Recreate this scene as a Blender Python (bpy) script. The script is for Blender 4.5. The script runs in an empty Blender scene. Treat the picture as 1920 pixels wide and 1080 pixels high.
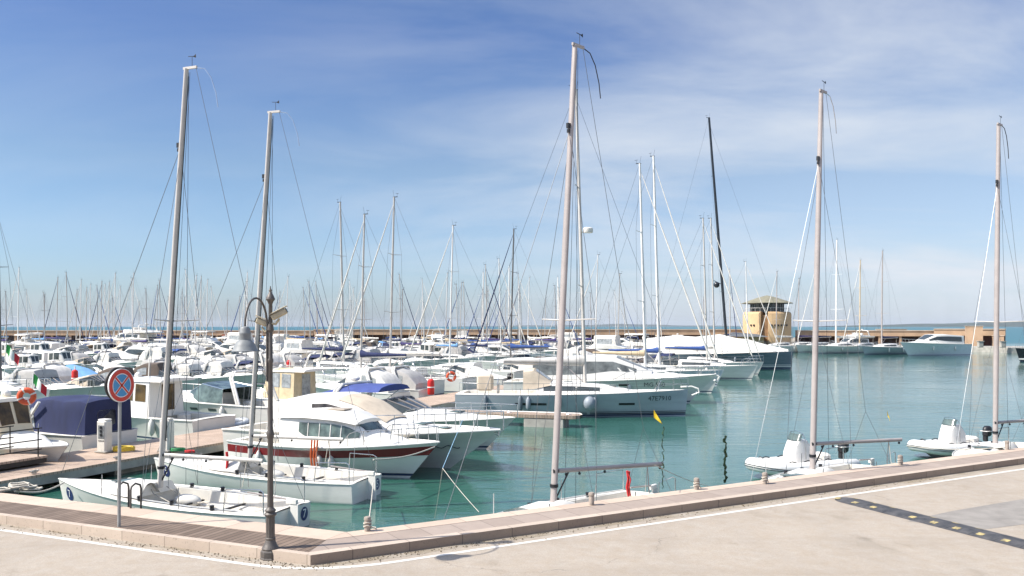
import bpy, math, random
from math import sin, cos, pi, radians, sqrt, atan2, floor
from mathutils import Vector, Matrix

# ------------------------------------------------------------------ camera, sky, sun, exposure
S = bpy.context.scene
F, CZ, HY = 1600.0, 4.9, 612.0          # focal length in px of the 1920 px photo, eye height above the water, horizon row
cam_d = bpy.data.cameras.new('camera'); cam = bpy.data.objects.new('camera', cam_d)
S.collection.objects.link(cam); S.camera = cam
cam.location = (0, 0, CZ); cam.rotation_euler = (radians(90), 0, 0)
cam_d.sensor_width = 36; cam_d.lens = 36 * F / 1920; cam_d.shift_y = (HY - 540) / 1920
cam_d.clip_start = 0.1; cam_d.clip_end = 60000

SUN_AZ, SUN_EL = radians(-106), radians(47)      # azimuth from +Y towards +X: from the left and a little behind
W = bpy.data.worlds.new('World'); S.world = W; W.use_nodes = True
nt = W.node_tree; nt.nodes.clear()
def wn(t, **k):
    n = nt.nodes.new(t)
    for a, b in k.items(): setattr(n, a, b)
    return n
def wl(a, b): nt.links.new(a, b)
out = wn('ShaderNodeOutputWorld'); bg = wn('ShaderNodeBackground'); bg.inputs[1].default_value = 0.112
sky = wn('ShaderNodeTexSky', sky_type='NISHITA', sun_disc=False, sun_elevation=SUN_EL, sun_rotation=SUN_AZ,
         altitude=0, air_density=1.0, dust_density=1.2, ozone_density=2.0)
tc = wn('ShaderNodeTexCoord'); sep = wn('ShaderNodeSeparateXYZ'); wl(tc.outputs['Generated'], sep.inputs[0])
def wmath(op, a, b=None, c=None, clamp=False):
    n = wn('ShaderNodeMath', operation=op, use_clamp=clamp)
    for i, v in enumerate((a, b, c)):
        if v is None: continue
        if isinstance(v, (int, float)): n.inputs[i].default_value = v
        else: wl(v, n.inputs[i])
    return n.outputs[0]
# cirrus: wispy noise on a flat layer high above (direction divided by its height)
zc = wmath('MAXIMUM', sep.outputs[2], 0.03)
cx = wmath('DIVIDE', sep.outputs[0], wmath('ADD', zc, 0.18)); cy = wmath('DIVIDE', sep.outputs[1], wmath('ADD', zc, 0.18))
comb = wn('ShaderNodeCombineXYZ'); wl(cx, comb.inputs[0]); wl(cy, comb.inputs[1])
mp = wn('ShaderNodeMapping'); wl(comb.outputs[0], mp.inputs[0]); mp.inputs['Rotation'].default_value = (0, 0, radians(-18)); mp.inputs['Scale'].default_value = (0.7, 1.15, 1)
n1 = wn('ShaderNodeTexNoise'); n1.inputs['Scale'].default_value = 1.25; n1.inputs['Detail'].default_value = 7; n1.inputs['Roughness'].default_value = 0.56; n1.inputs['Distortion'].default_value = 0.5
wl(mp.outputs[0], n1.inputs['Vector'])
n2 = wn('ShaderNodeTexNoise'); n2.inputs['Scale'].default_value = 0.55; n2.inputs['Detail'].default_value = 2
wl(comb.outputs[0], n2.inputs['Vector'])
c1 = wn('ShaderNodeMapRange', clamp=True); wl(n1.outputs[0], c1.inputs[0])
c1.inputs[1].default_value = 0.40; c1.inputs[2].default_value = 0.70
# the cover is thicker to the right (east) of the view
east = wn('ShaderNodeMapRange', clamp=True); wl(sep.outputs[0], east.inputs[0])
east.inputs[1].default_value = -0.35; east.inputs[2].default_value = 0.35; east.inputs[3].default_value = 0.22; east.inputs[4].default_value = 1.0
c2 = wmath('MULTIPLY', c1.outputs[0], east.outputs[0])
c3 = wmath('MULTIPLY', c2, wmath('MULTIPLY_ADD', n2.outputs[0], 1.2, 0.1))
veil = wn('ShaderNodeMapRange', clamp=True); wl(sep.outputs[2], veil.inputs[0])
veil.inputs[1].default_value = 0.42; veil.inputs[2].default_value = 0.03; veil.inputs[3].default_value = 0.0; veil.inputs[4].default_value = 0.48
fac = wmath('ADD', wmath('MULTIPLY', c3, 0.9), wmath('MULTIPLY', veil.outputs[0], east.outputs[0]), clamp=True)
hsv = wn('ShaderNodeHueSaturation'); hsv.inputs['Saturation'].default_value = 1.0; hsv.inputs['Value'].default_value = 1.0; wl(sky.outputs[0], hsv.inputs['Color'])
# tint the sky by height: pale horizon, deeper blue above, overhead brightened as added fill
ramp = wn('ShaderNodeValToRGB'); wl(sep.outputs[2], ramp.inputs[0]); cr_ = ramp.color_ramp
cr_.elements[0].position = 0.0; cr_.elements[0].color = (.60, .73, .97, 1); cr_.elements[1].position = 1.0; cr_.elements[1].color = (1.7, 1.65, 1.6, 1)
for p_, c_ in ((.05, (.56, .70, .90)), (.18, (.48, .60, .72)), (.32, (.31, .455, .69)), (.42, (.42, .52, .70)), (.6, (1.5, 1.5, 1.5))):
    e_ = cr_.elements.new(p_); e_.color = (*c_, 1)
mul = wn('ShaderNodeMix', data_type='RGBA', blend_type='MULTIPLY'); mul.inputs[0].default_value = 1
wl(hsv.outputs[0], mul.inputs[6]); wl(ramp.outputs[0], mul.inputs[7])
mixc = wn('ShaderNodeMix', data_type='RGBA'); wl(fac, mixc.inputs[0]); wl(mul.outputs[2], mixc.inputs[6]); mixc.inputs[7].default_value = (3.95, 4.25, 4.65, 1)
wl(mixc.outputs[2], bg.inputs[0]); wl(bg.outputs[0], out.inputs[0])

sd = bpy.data.lights.new('sun', 'SUN'); sd.energy = 4.3; sd.angle = radians(0.55); sd.color = (1.0, 0.955, 0.88)
sun = bpy.data.objects.new('sun', sd); S.collection.objects.link(sun)
sv = Vector((sin(SUN_AZ) * cos(SUN_EL), cos(SUN_AZ) * cos(SUN_EL), sin(SUN_EL)))   # towards the sun
sun.rotation_euler = sv.to_track_quat('Z', 'Y').to_euler()
S.view_settings.view_transform = 'Standard'; S.view_settings.look = 'None'; S.view_settings.gamma = 1
S.view_settings.exposure = 0.80
S.render.engine = 'CYCLES'

# ------------------------------------------------------------------ helpers
def P(px, py, z=0.0):                    # point at height z seen at photo pixel (px, py)
    Y = F * (CZ - z) / (py - HY); return Vector(((px - 960) / F * Y, Y, z))
def D(px, Y, z=0.0): return Vector(((px - 960) / F * Y, Y, z))   # point at depth Y in the direction of column px
def proj(v): return (960 + F * v[0] / v[1], HY - F * (v[2] - CZ) / v[1])
DV, EV = Vector((0.397, 0.918, 0)), Vector((0.918, -0.397, 0))      # along and across the pontoons
def EN(e, n, z=0): v = EV * e + DV * n; return Vector((v.x, v.y, z))
RND = random.Random(11)

_m = {}
def mat(name, col, rough=0.5, metal=0.0, var=0.08, scale=3.0, bump=0.0, bscale=40.0, col2=None, lo=.35, hi=.7, rv=0.0, spec=None, trans=0, detail=5, stretch=None):
    if name in _m: return _m[name]
    m = bpy.data.materials.new(name); m.use_nodes = True; t = m.node_tree
    b = t.nodes['Principled BSDF']; L = t.links.new
    co = t.nodes.new('ShaderNodeTexCoord'); src = co.outputs['Object']
    if stretch:
        mpn = t.nodes.new('ShaderNodeMapping'); mpn.inputs['Scale'].default_value = stretch; L(src, mpn.inputs[0]); src = mpn.outputs[0]
    nz = t.nodes.new('ShaderNodeTexNoise'); nz.inputs['Scale'].default_value = scale; nz.inputs['Detail'].default_value = detail; nz.inputs['Roughness'].default_value = 0.6
    L(src, nz.inputs['Vector'])
    r = t.nodes.new('ShaderNodeMapRange'); r.inputs[1].default_value = lo; r.inputs[2].default_value = hi; L(nz.outputs[0], r.inputs[0])
    mx = t.nodes.new('ShaderNodeMix'); mx.data_type = 'RGBA'; L(r.outputs[0], mx.inputs[0])
    c2 = col2 if col2 else tuple(c * (1 - var * 2.2) for c in col)
    mx.inputs[6].default_value = (*col, 1); mx.inputs[7].default_value = (*c2, 1)
    cur = mx.outputs[2]
    if rv:
        oi = t.nodes.new('ShaderNodeObjectInfo'); hs = t.nodes.new('ShaderNodeHueSaturation')
        rr = t.nodes.new('ShaderNodeMapRange'); rr.inputs[3].default_value = 1 - rv; rr.inputs[4].default_value = 1.0; L(oi.outputs['Random'], rr.inputs[0])
        L(rr.outputs[0], hs.inputs['Value']); L(cur, hs.inputs['Color']); cur = hs.outputs[0]
    L(cur, b.inputs['Base Color'])
    b.inputs['Roughness'].default_value = rough; b.inputs['Metallic'].default_value = metal
    if spec is not None: b.inputs['Specular IOR Level'].default_value = spec
    if trans: b.inputs['Transmission Weight'].default_value = trans
    if bump:
        n3 = t.nodes.new('ShaderNodeTexNoise'); n3.inputs['Scale'].default_value = bscale; n3.inputs['Detail'].default_value = 4; L(src, n3.inputs['Vector'])
        bp = t.nodes.new('ShaderNodeBump'); bp.inputs['Strength'].default_value = bump; bp.inputs['Distance'].default_value = 0.02
        L(n3.outputs[0], bp.inputs['Height']); L(bp.outputs[0], b.inputs['Normal'])
    _m[name] = m; return m

GEL = mat('gelcoat_white', (0.80, 0.765, 0.70), 0.28, var=0.05, scale=1.3, rv=0.10, detail=8)
GELH = mat('gelcoat_hull', (0.76, 0.735, 0.675), 0.22, var=0.08, scale=1.2, rv=0.14, detail=9, stretch=(.5, .5, 2))
CREAM = mat('gelcoat_cream', (0.74, 0.62, 0.42), 0.32, var=0.06, scale=1.5)
DECKM = mat('deck_nonskid', (0.74, 0.70, 0.62), 0.6, var=0.08, scale=2.5, bump=0.15, bscale=160, rv=0.10)
DECKG = mat('deck_grey', (0.42, 0.42, 0.40), 0.65, var=0.1, scale=4, bump=0.2, bscale=120)
TEAK = mat('teak', (0.36, 0.22, 0.12), 0.6, var=0.2, scale=4, stretch=(1, 14, 1), bump=0.2)
GREYH = mat('hull_grey_blue', (0.36, 0.40, 0.42), 0.22, var=0.07, scale=1.2, stretch=(.4, .4, 2))
SLATE = mat('hull_slate', (0.13, 0.165, 0.195), 0.22, var=0.1, scale=1.2, stretch=(.4, .4, 2))
BLACKH = mat('hull_black', (0.012, 0.014, 0.018), 0.18, var=0.1)
NAVYH = mat('hull_navy', (0.012, 0.02, 0.07), 0.2, var=0.1)
REDS = mat('paint_red_band', (0.22, 0.020, 0.022), 0.3, var=0.12)
FOUL = mat('antifouling_blue', (0.015, 0.03, 0.07), 0.7, var=0.2)
FOULG = mat('antifouling_green', (0.02, 0.07, 0.05), 0.7, var=0.2)
BOOT = mat('boot_line', (0.03, 0.05, 0.10), 0.4, var=0.1)
ALU = mat('anodised_aluminium', (0.56, 0.52, 0.47), 0.42, 0.1, var=0.06, scale=2)
ALUD = mat('aluminium_aged', (0.40, 0.35, 0.325), 0.45, 0.1, var=0.08, scale=2)
ALUW = mat('mast_white_paint', (0.78, 0.75, 0.70), 0.35, var=0.05)
ALUB = mat('mast_black', (0.02, 0.022, 0.026), 0.3, var=0.1)
INOX = mat('stainless_steel', (0.62, 0.62, 0.62), 0.22, 0.9, var=0.05)
WIRE = mat('wire_rope', (0.16, 0.17, 0.18), 0.4, 0.5, var=0.1)
ROPE = mat('rope_pale', (0.55, 0.50, 0.42), 0.85, var=0.15, scale=40, bump=.4)
ROPED = mat('rope_dark', (0.03, 0.035, 0.05), 0.85, var=0.15, scale=40)
ROPEO = mat('rope_orange', (0.75, 0.16, 0.04), 0.8, var=0.15, scale=40)
ROPER = mat('rope_red', (0.62, 0.03, 0.03), 0.8, var=0.15, scale=40)
BLACK = mat('black_plastic', (0.015, 0.015, 0.017), 0.45, var=0.15)
GLASS = mat('tinted_glass', (0.055, 0.065, 0.062), 0.08, var=0.2, spec=0.7)
GLASSG = mat('pale_tinted_glass', (0.14, 0.19, 0.17), 0.08, var=0.4, scale=2.2, spec=0.8)
GLASSB = mat('amber_window', (0.14, 0.085, 0.025), 0.2, var=0.4, scale=2)
VINYL = mat('clear_vinyl', (0.40, 0.42, 0.42), 0.25, var=0.25, scale=5, bump=.3, bscale=8)
def canvas(n, c): return mat('canvas_' + n, c, 0.85, var=0.10, scale=2.5, bump=0.22, bscale=4, detail=6)
CNAVY = mat('canvas_navy', (0.017, 0.025, 0.085), 0.85, var=.16, scale=1.6, bump=0.9, bscale=3.2, detail=6, stretch=(1, 1, .3)); CBLUE = canvas('blue', (0.035, 0.08, 0.25)); CLBLUE = canvas('pale_blue', (0.16, 0.34, 0.60))
CWHITE = canvas('white', (0.72, 0.68, 0.61)); CGREY = canvas('grey', (0.45, 0.43, 0.40)); CBEIGE = canvas('beige', (0.55, 0.43, 0.28))
CSAND = canvas('sand', (0.60, 0.50, 0.38)); CGREEN = canvas('green', (0.02, 0.10, 0.07)); CBROWN = canvas('brown', (0.12, 0.09, 0.07)); CPURP = canvas('violet', (0.05, 0.035, 0.14))
RUBW = mat('inflatable_white', (0.76, 0.74, 0.70), 0.5, var=0.06, scale=3)
RUBG = mat('inflatable_grey', (0.42, 0.44, 0.47), 0.55, var=0.1, scale=3)
FEND = mat('fender_grey', (0.28, 0.31, 0.34), 0.5, var=0.1)
FENDW = mat('fender_white', (0.7, 0.68, 0.62), 0.5, var=0.1)
RED = mat('red_plastic', (0.62, 0.025, 0.02), 0.45, var=0.12)
ORANGE = mat('lifebuoy_orange', (0.70, 0.10, 0.03), 0.5, var=0.15)
NUMB = mat('number_blue', (0.015, 0.02, 0.11), 0.4, var=0.05)
NUMW = mat('number_white', (0.8, 0.8, 0.8), 0.4, var=0.03)
LETTER = mat('lettering_dark', (0.03, 0.035, 0.05), 0.45, var=0.1)
YEL = mat('yellow_cloth', (0.75, 0.52, 0.02), 0.7, var=0.15, scale=6)

class MB:
    def __init__(s): s.v = []; s.f = []; s.m = []
    def add(s, vs, fs, mi=0, M=None):
        o = len(s.v)
        for p in vs:
            p = Vector(p); s.v.append(tuple(M @ p) if M else tuple(p))
        for f in fs: s.f.append([i + o for i in f]); s.m.append(mi)
        return s
    def box(s, c, d, rz=0, mi=0, M=None, bev=0):
        x, y, z = d[0] / 2, d[1] / 2, d[2] / 2
        if not bev:
            vs = [(a * x, b * y, e * z) for e in (-1, 1) for a, b in ((-1, -1), (1, -1), (1, 1), (-1, 1))]
            fs = [(3, 2, 1, 0), (4, 5, 6, 7), (0, 1, 5, 4), (1, 2, 6, 5), (2, 3, 7, 6), (3, 0, 4, 7)]
        else:
            q = bev; vs = []
            for zz, ins in ((-z, q), (-z + q, 0), (z - q, 0), (z, q)):
                X, Y = x - ins, y - ins
                vs += [(-X + q, -Y, zz), (X - q, -Y, zz), (X, -Y + q, zz), (X, Y - q, zz), (X - q, Y, zz), (-X + q, Y, zz), (-X, Y - q, zz), (-X, -Y + q, zz)]
            fs = [tuple(range(7, -1, -1)), tuple(range(24, 32))]
            for k in range(3):
                for i in range(8): j = (i + 1) % 8; fs.append((k * 8 + i, k * 8 + j, k * 8 + 8 + j, k * 8 + 8 + i))
        T = Matrix.Translation(c) @ Matrix.Rotation(rz, 4, 'Z')
        return s.add(vs, fs, mi, (M @ T) if M else T)
    def tube(s, pts, r, n=6, mi=0, cap=True, flat=1.0, M=None):
        pts = [Vector(p) for p in pts]; vs = []; fs = []; k = len(pts)
        rs = r if isinstance(r, (list, tuple)) else [r] * k
        up = Vector((0, 0, 1)); u = None
        for i, p in enumerate(pts):
            d = (pts[min(i + 1, k - 1)] - pts[max(i - 1, 0)])
            if d.length < 1e-9: d = Vector((0, 0, 1))
            d.normalize()
            if u is None:
                a = up if abs(d.z) < 0.9 else Vector((0, 1, 0)); u = d.cross(a).normalized()
            else:
                u = (u - d * u.dot(d)); u = u.normalized() if u.length > 1e-6 else d.orthogonal().normalized()
            w = d.cross(u)
            for j in range(n):
                a = 2 * pi * (j + .5) / n; vs.append(p + u * cos(a) * rs[i] * flat + w * sin(a) * rs[i])
        for i in range(k - 1):
            for j in range(n):
                q = (j + 1) % n; fs.append((i * n + j, i * n + q, (i + 1) * n + q, (i + 1) * n + j))
        if cap and n > 2: fs.append(tuple(range(n - 1, -1, -1))); fs.append(tuple(range((k - 1) * n, k * n)))
        return s.add(vs, fs, mi, M)
    def lathe(s, prof, c=(0, 0, 0), n=16, mi=0, M=None, flute=0):
        vs = []; fs = []
        for r, z in prof:
            for j in range(n):
                a = 2 * pi * j / n; rr = r * (1 - (flute if j % 2 else 0)); vs.append((rr * cos(a), rr * sin(a), z))
        for i in range(len(prof) - 1):
            for j in range(n):
                q = (j + 1) % n; fs.append((i * n + j, i * n + q, (i + 1) * n + q, (i + 1) * n + j))
        fs.append(tuple(range(n - 1, -1, -1))); fs.append(tuple(range((len(prof) - 1) * n, len(prof) * n)))
        T = Matrix.Translation(c); return s.add(vs, fs, mi, (M @ T) if M else T)
    def rows(s, rows, mi=0, close=False, flip=False, mf=None):
        """skin between equal-length rows of points"""
        n = len(rows[0]); vs = [p for r in rows for p in r]; o = len(s.v)
        s.v += [tuple(p) for p in vs]
        for i in range(len(rows) - 1):
            for j in range(n if close else n - 1):
                q = (j + 1) % n; f = [i * n + j, i * n + q, (i + 1) * n + q, (i + 1) * n + j]
                if flip: f.reverse()
                s.f.append([a + o for a in f]); s.m.append(mf(i, j) if mf else mi)
        return s
    def sphere(s, c, r, n=10, mi=0, sc=(1, 1, 1), M=None):
        pr = [(max(r * sin(pi * i / n), r * .02), -r * cos(pi * i / n)) for i in range(n + 1)]
        T = Matrix.Translation(c) @ Matrix.Diagonal((*sc, 1)); return s.lathe(pr, n=n + 2, mi=mi, M=(M @ T) if M else T)
    def build(s, name, mats, parent=None, ang=38, loc=None, rz=None, thick=0):
        me = bpy.data.meshes.new(name); me.from_pydata(s.v, [], s.f)
        mats = mats if isinstance(mats, (list, tuple)) else [mats]
        for m in mats: me.materials.append(m)
        me.polygons.foreach_set('material_index', s.m); me.polygons.foreach_set('use_smooth', [True] * len(s.f))
        me.update()
        me.set_sharp_from_angle(angle=radians(ang))
        o = bpy.data.objects.new(name, me); S.collection.objects.link(o)
        if parent: o.parent = parent
        if loc is not None: o.location = loc
        if rz is not None: o.rotation_euler = (0, 0, rz)
        return o

def tag(o, label=None, cat=None, group=None, kind=None):
    if label: o['label'] = label
    if cat: o['category'] = cat
    if group: o['group'] = group
    if kind: o['kind'] = kind
    return o
def empty(name, loc=(0, 0, 0), rz=0, label=None, cat=None, group=None):
    o = bpy.data.objects.new(name, None); S.collection.objects.link(o); o.location = loc; o.rotation_euler = (0, 0, rz); o.empty_display_size = .3
    return tag(o, label, cat, group)
KIDS = {}
def kids(o):
    return KIDS[o.name] if o.name in KIDS else [c for c in S.collection.objects if c.parent == o]
def copy_tree(o, parent=None):
    c = o.copy(); S.collection.objects.link(c)
    if parent: c.parent = parent
    for ch in kids(o): copy_tree(ch, c)
    return c
def lerp(a, b, t): return a + (b - a) * t
def text_verts(txt, size, shear=0, squash=1):
    cu = bpy.data.curves.new('t', 'FONT'); cu.body = txt; cu.size = size; cu.align_x = 'CENTER'; cu.align_y = 'CENTER'; cu.resolution_u = 2; cu.shear = shear
    ob = bpy.data.objects.new('t', cu); S.collection.objects.link(ob)
    dg = bpy.context.evaluated_depsgraph_get(); me = bpy.data.meshes.new_from_object(ob.evaluated_get(dg))
    v = [(p.co.x * squash, p.co.y) for p in me.vertices]; f = [list(p.vertices) for p in me.polygons]
    bpy.data.objects.remove(ob); bpy.data.curves.remove(cu); bpy.data.meshes.remove(me)
    return v, f

# ------------------------------------------------------------------ hull and superstructure kit (local: x = bow, z = 0 waterline)
class Hull:
    def __init__(s, L, B, fb, fs, rake=.8, tw=.85, fl=.5, p=2.3, draft=.35, sag=0, rt=0, xm=.42, curve=1.25):
        s.L, s.B, s.fb, s.fs, s.rake, s.tw, s.fl, s.p, s.draft, s.sag, s.rt, s.xm, s.curve = L, B, fb, fs, rake, tw, fl, p, draft, sag, rt, xm, curve
    def hb(s, t):
        if t < s.xm: k = s.tw + (1 - s.tw) * sin(pi / 2 * t / s.xm)
        else: k = 1 - ((t - s.xm) / (1 - s.xm)) ** s.p
        return max(s.B / 2 * k, 0.012)
    def sz(s, t): return lerp(s.fs, s.fb, t ** 1.6) - s.sag * sin(pi * t)
    def pt(s, t, z, side=1):
        zs = s.sz(t); k = z / zs; hb = s.hb(t)
        w = lerp(.93, s.fl, t ** 1.4)
        if k >= 0: y = hb * (w + (1 - w) * min(k, 1) ** s.curve)
        else: y = hb * w * max(0.0, 1 - (-z / s.draft) ** 1.6) ** .6 + .005
        x = -s.L / 2 + t * (s.L - s.rake * (1 - k)) + s.rt * k * (1 - t) ** 3
        return (x, y * side, z)
    def t_of(s, x, z):
        t = .5
        for _ in range(12):
            t -= (s.pt(t, z)[0] - x) / s.L; t = min(max(t, 0), 1)
        return t
    def half(s, x): t = s.t_of(x, s.fs); return s.hb(t)
    def zd(s, x): t = s.t_of(x, s.fs); return s.sz(t)
    TS = (0, .04, .1, .18, .26, .34, .42, .5, .58, .66, .73, .79, .84, .88, .92, .95, .975, .99, 1)
    def hull(s, root, mats, stripe=(.84, 1.0), boot=(.07, .15), name='hull'):
        """mats = [side, boot, below water, stripe]"""
        mb = MB(); fr = [stripe[0] * .4, stripe[0] * .62, stripe[0] * .83] + [stripe[0], stripe[1]] + ([1.0] if stripe[1] < 1 else [])
        nb = 4
        def zz(t):
            zs = s.sz(t); return [-s.draft, -s.draft * .5, 0, boot[0], boot[1]] + [max(boot[1] + .01 * (i + 1), zs * f) for i, f in enumerate(fr)]
        for side in (1, -1):
            rows = [[s.pt(t, z, side) for z in zz(t)] for t in s.TS]
            def mf(i, j):
                if j < 2: return 2
                if j == 2: return 0
                if j == 3: return 1
                if j == 8: return 3
                return 0
            mb.rows(rows, flip=(side == 1), mf=mf)
        tr = [s.pt(0, z, 1) for z in zz(0)]; tr2 = [s.pt(0, z, -1) for z in zz(0)]
        mb.rows([tr, tr2], mf=lambda i, j: 2 if j < 2 else (1 if j == 3 else 0), flip=False)
        return mb.build(name, mats, root, 50)
    def deck(s, root, m, ck=None, cm=None, camber=.05, name='deck', zoff=0.0, foot=None):
        """deck sheet with an optional cockpit well ck = (x0, x1, half width share, depth)"""
        xs = sorted(set([-s.L / 2 + t * s.L for t in (0, .06, .14, .22, .3, .38, .46, .54, .62, .7, .77, .83, .88, .92, .95, .975, .992)] + ([ck[0], ck[1]] if ck else [])))
        us = [-1, -.8, -.45, 0, .45, .8, 1]
        if ck: us = sorted(set([-1, -ck[2], -ck[2] * .5, 0, ck[2] * .5, ck[2], 1]))
        def q(x, u):
            t = s.t_of(x, s.zd(x)); hb = s.hb(t) * .992; z = s.sz(t) + zoff
            return (s.pt(t, s.sz(t))[0], hb * u, z - .012 + camber * (1 - u * u) * min(1, hb))
        mb = MB()
        for i in range(len(xs) - 1):
            for j in range(len(us) - 1):
                xa, xb = xs[i], xs[i + 1]; ua, ub = us[j], us[j + 1]
                if ck and xa >= ck[0] - 1e-4 and xb <= ck[1] + 1e-4 and ua >= -ck[2] - 1e-4 and ub <= ck[2] + 1e-4: continue
                mb.add([q(xa, ua), q(xb, ua), q(xb, ub), q(xa, ub)], [(0, 1, 2, 3)])
        # weld
        o = mb.build(name, m, root, 35)
        if ck:
            cb = MB(); w = ck[2]; inner = [x for x in xs if ck[0] - 1e-4 <= x <= ck[1] + 1e-4]
            for sd_ in (w, -w):
                top = [q(x, sd_) for x in inner]; zf = top[0][2] - ck[3]
                bot = [(p[0], p[1] * .94, zf) for p in top]
                mid = [(p[0], p[1] * .97, zf + ck[3] * .45) for p in top]; seat = [(p[0], p[1] * .55, zf + ck[3] * .45 - .01) for p in top]; sb = [(p[0], p[1] * .52, zf) for p in top]
                cb.rows([top, mid, seat, sb], flip=(sd_ < 0))
            A = [q(x, w) for x in inner]; zf = A[0][2] - ck[3]
            cb.rows([[(p[0], p[1] * .52, zf) for p in A], [(p[0], -p[1] * .52, zf) for p in A]])
            for x in (ck[0], ck[1]):
                a, b = q(x, w), q(x, -w); c0 = q(x, 0)
                cb.add([a, c0, b, (b[0], b[1], zf), (a[0], a[1], zf)], [(0, 1, 2, 3, 4)])
            cb.build('cockpit', cm or m, root, 30)
        return o
    def rub(s, root, m, r=.025, name='rubbing_strake', off=.0, zf=1.0, t1=1.0):
        mb = MB(); ts = [t for t in s.TS if t <= t1]
        pts = [s.pt(t, s.sz(t) * zf, 1) for t in ts] + ([s.pt(t, s.sz(t) * zf, -1) for t in reversed(ts)])
        mb.tube(pts, r, 6); return mb.build(name, m, root, 60)
    def rail(s, root, m, t0, t1, h, name='guard_rail', posts=5, r=.014, mid=True, over=.0, close=True, inset=.93):
        def q(t, z): p = s.pt(min(t, 1), s.sz(min(t, 1)), 1); return Vector((p[0] + (over if t >= .985 else 0), p[1] * inset, p[2] + z))
        mb = MB(); n = 14; ts = [lerp(t0, t1, i / n) for i in range(n + 1)]
        def hh(t): return h * min(1, (t - t0) / max(.001, (t1 - t0)) * 6 + (.0 if close else 1))
        for k in ((1, .5) if mid else (1,)):
            L1 = [q(t, hh(t) * k) for t in ts]; L2 = [Vector((p.x, -p.y, p.z)) for p in reversed(L1)]
            if close and t1 > .97: mb.tube(L1 + L2, r if k == 1 else r * .7, 5)
            else: mb.tube(L1, r if k == 1 else r * .7, 5); mb.tube(L2, r if k == 1 else r * .7, 5)
        for i in range(posts):
            t = lerp(t0 + (t1 - t0) * .12, t1, i / max(1, posts - 1)); a, b = q(t, 0), q(t, hh(t))
            for sg in (1, -1): mb.tube([(a.x, a.y * sg, a.z), (b.x, b.y * sg, b.z)], r, 4)
        return mb.build(name, m, root, 60)
    def text(s, root, txt, x, z, size, m, side=-1, shear=0, squash=1, off=.012, name='lettering'):
        v, f = text_verts(txt, size, shear, squash); out = []
        for a, b in v:
            X = x + (a if side < 0 else -a); Z = z + b; t = s.t_of(X, Z); p = s.pt(t, Z, side); out.append((p[0], p[1] + off * side, Z))
        mb = MB(); mb.add(out, f if side < 0 else [list(reversed(q)) for q in f]); return mb.build(name, m, root)
    def disc(s, root, x, z, r, m, side=-1, off=.008, name='number_disc'):
        out = []; n = 24
        for i in range(n):
            X = x + r * cos(2 * pi * i / n); Z = z + r * sin(2 * pi * i / n); t = s.t_of(X, Z); p = s.pt(t, Z, side); out.append((p[0], p[1] + off * side, Z))
        mb = MB(); mb.add(out, [tuple(range(n)) if side < 0 else tuple(range(n - 1, -1, -1))]); return mb.build(name, m, root)
    def bar(s, root, x0, x1, z0, z1, m, side=-1, off=.01, name='hull_window', zs=0):
        mb = MB(); n = 8; rows = []
        for i in range(n + 1):
            X = lerp(x0, x1, i / n); r = []
            for zq in (z0, (z0 + z1) / 2, z1):
                Z = zq + zs * (i / n); t = s.t_of(X, Z); p = s.pt(t, Z, side); r.append((p[0], p[1] + off * side, Z))
            rows.append(r)
        mb.rows(rows, flip=(side < 0)); mb.f = [list(reversed(f)) for f in mb.f]; return mb.build(name, m, root)

def sec_at(secs, x):
    for a, b in zip(secs, secs[1:]):
        if a[0] <= x <= b[0] or b is secs[-1]:
            t = (x - a[0]) / (b[0] - a[0]) if b[0] > a[0] else 0
            t = min(max(t, 0), 1); return [lerp(p, q, t) for p, q in zip(a, b)]
def surf(secs, x, w):
    X, wb, wt, z0, z1, cr = sec_at(secs, x); a = abs(w); sg = 1 if w >= 0 else -1
    if a >= .5: k = (a - .5) / .5; return Vector((x, sg * lerp(wt, wb, k), lerp(z1, z0, k)))
    k = a / .5; return Vector((x, sg * wt * k ** .95, z1 + cr * (1 - k ** 2.4)))
WR = (-1, -.85, -.62, -.53, -.49, -.44, -.36, -.22, -.1, 0, .1, .22, .36, .44, .49, .53, .62, .85, 1)
def shell(root, secs, m, name='cabin', ang=32, cap=True, mi=None, sub=1):
    xs = [];
    for a, b in zip(secs, secs[1:]):
        for k in range(sub): xs.append(lerp(a[0], b[0], k / sub))
    xs.append(secs[-1][0])
    mb = MB(); rows = [[surf(secs, x, w) for w in WR] for x in xs]; mb.rows(rows)
    if cap:
        n = len(WR); mb.f.append(list(range(n - 1, -1, -1))); mb.m.append(0); o = (len(rows) - 1) * n; mb.f.append([o + i for i in range(n)]); mb.m.append(0)
    mb.f = [list(reversed(f)) for f in mb.f]
    return mb.build(name, m, root, ang)
def patch(root, secs, x0, x1, w0, w1, m, name='window', off=.014, nx=8, nw=5, f0=None, f1=None):
    """pane lying just proud of a shell; f0/f1(k) shrink its edges"""
    rows = []
    for i in range(nx + 1):
        k = i / nx; x = lerp(x0, x1, k); a = f0(k) if f0 else w0; b = f1(k) if f1 else w1; r = []
        for j in range(nw + 1):
            w = lerp(a, b, j / nw); e = .01
            p = surf(secs, x, w); px_ = surf(secs, min(x + e, secs[-1][0]), w) - surf(secs, max(x - e, secs[0][0]), w); pw = surf(secs, x, w + e) - surf(secs, x, w - e)
            nn = px_.cross(pw)
            nn = nn.normalized() if nn.length > 1e-9 else Vector((0, 0, 1))
            c = sec_at(secs, x); cc = Vector((x, 0, (c[3] + c[4]) / 2))
            if nn.dot(p - cc) < 0: nn = -nn
            r.append(p + nn * off)
        rows.append(r)
    mb = MB(); mb.rows(rows); mb.f = [list(reversed(f)) for f in mb.f]; return mb.build(name, m, root, 60)
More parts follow.
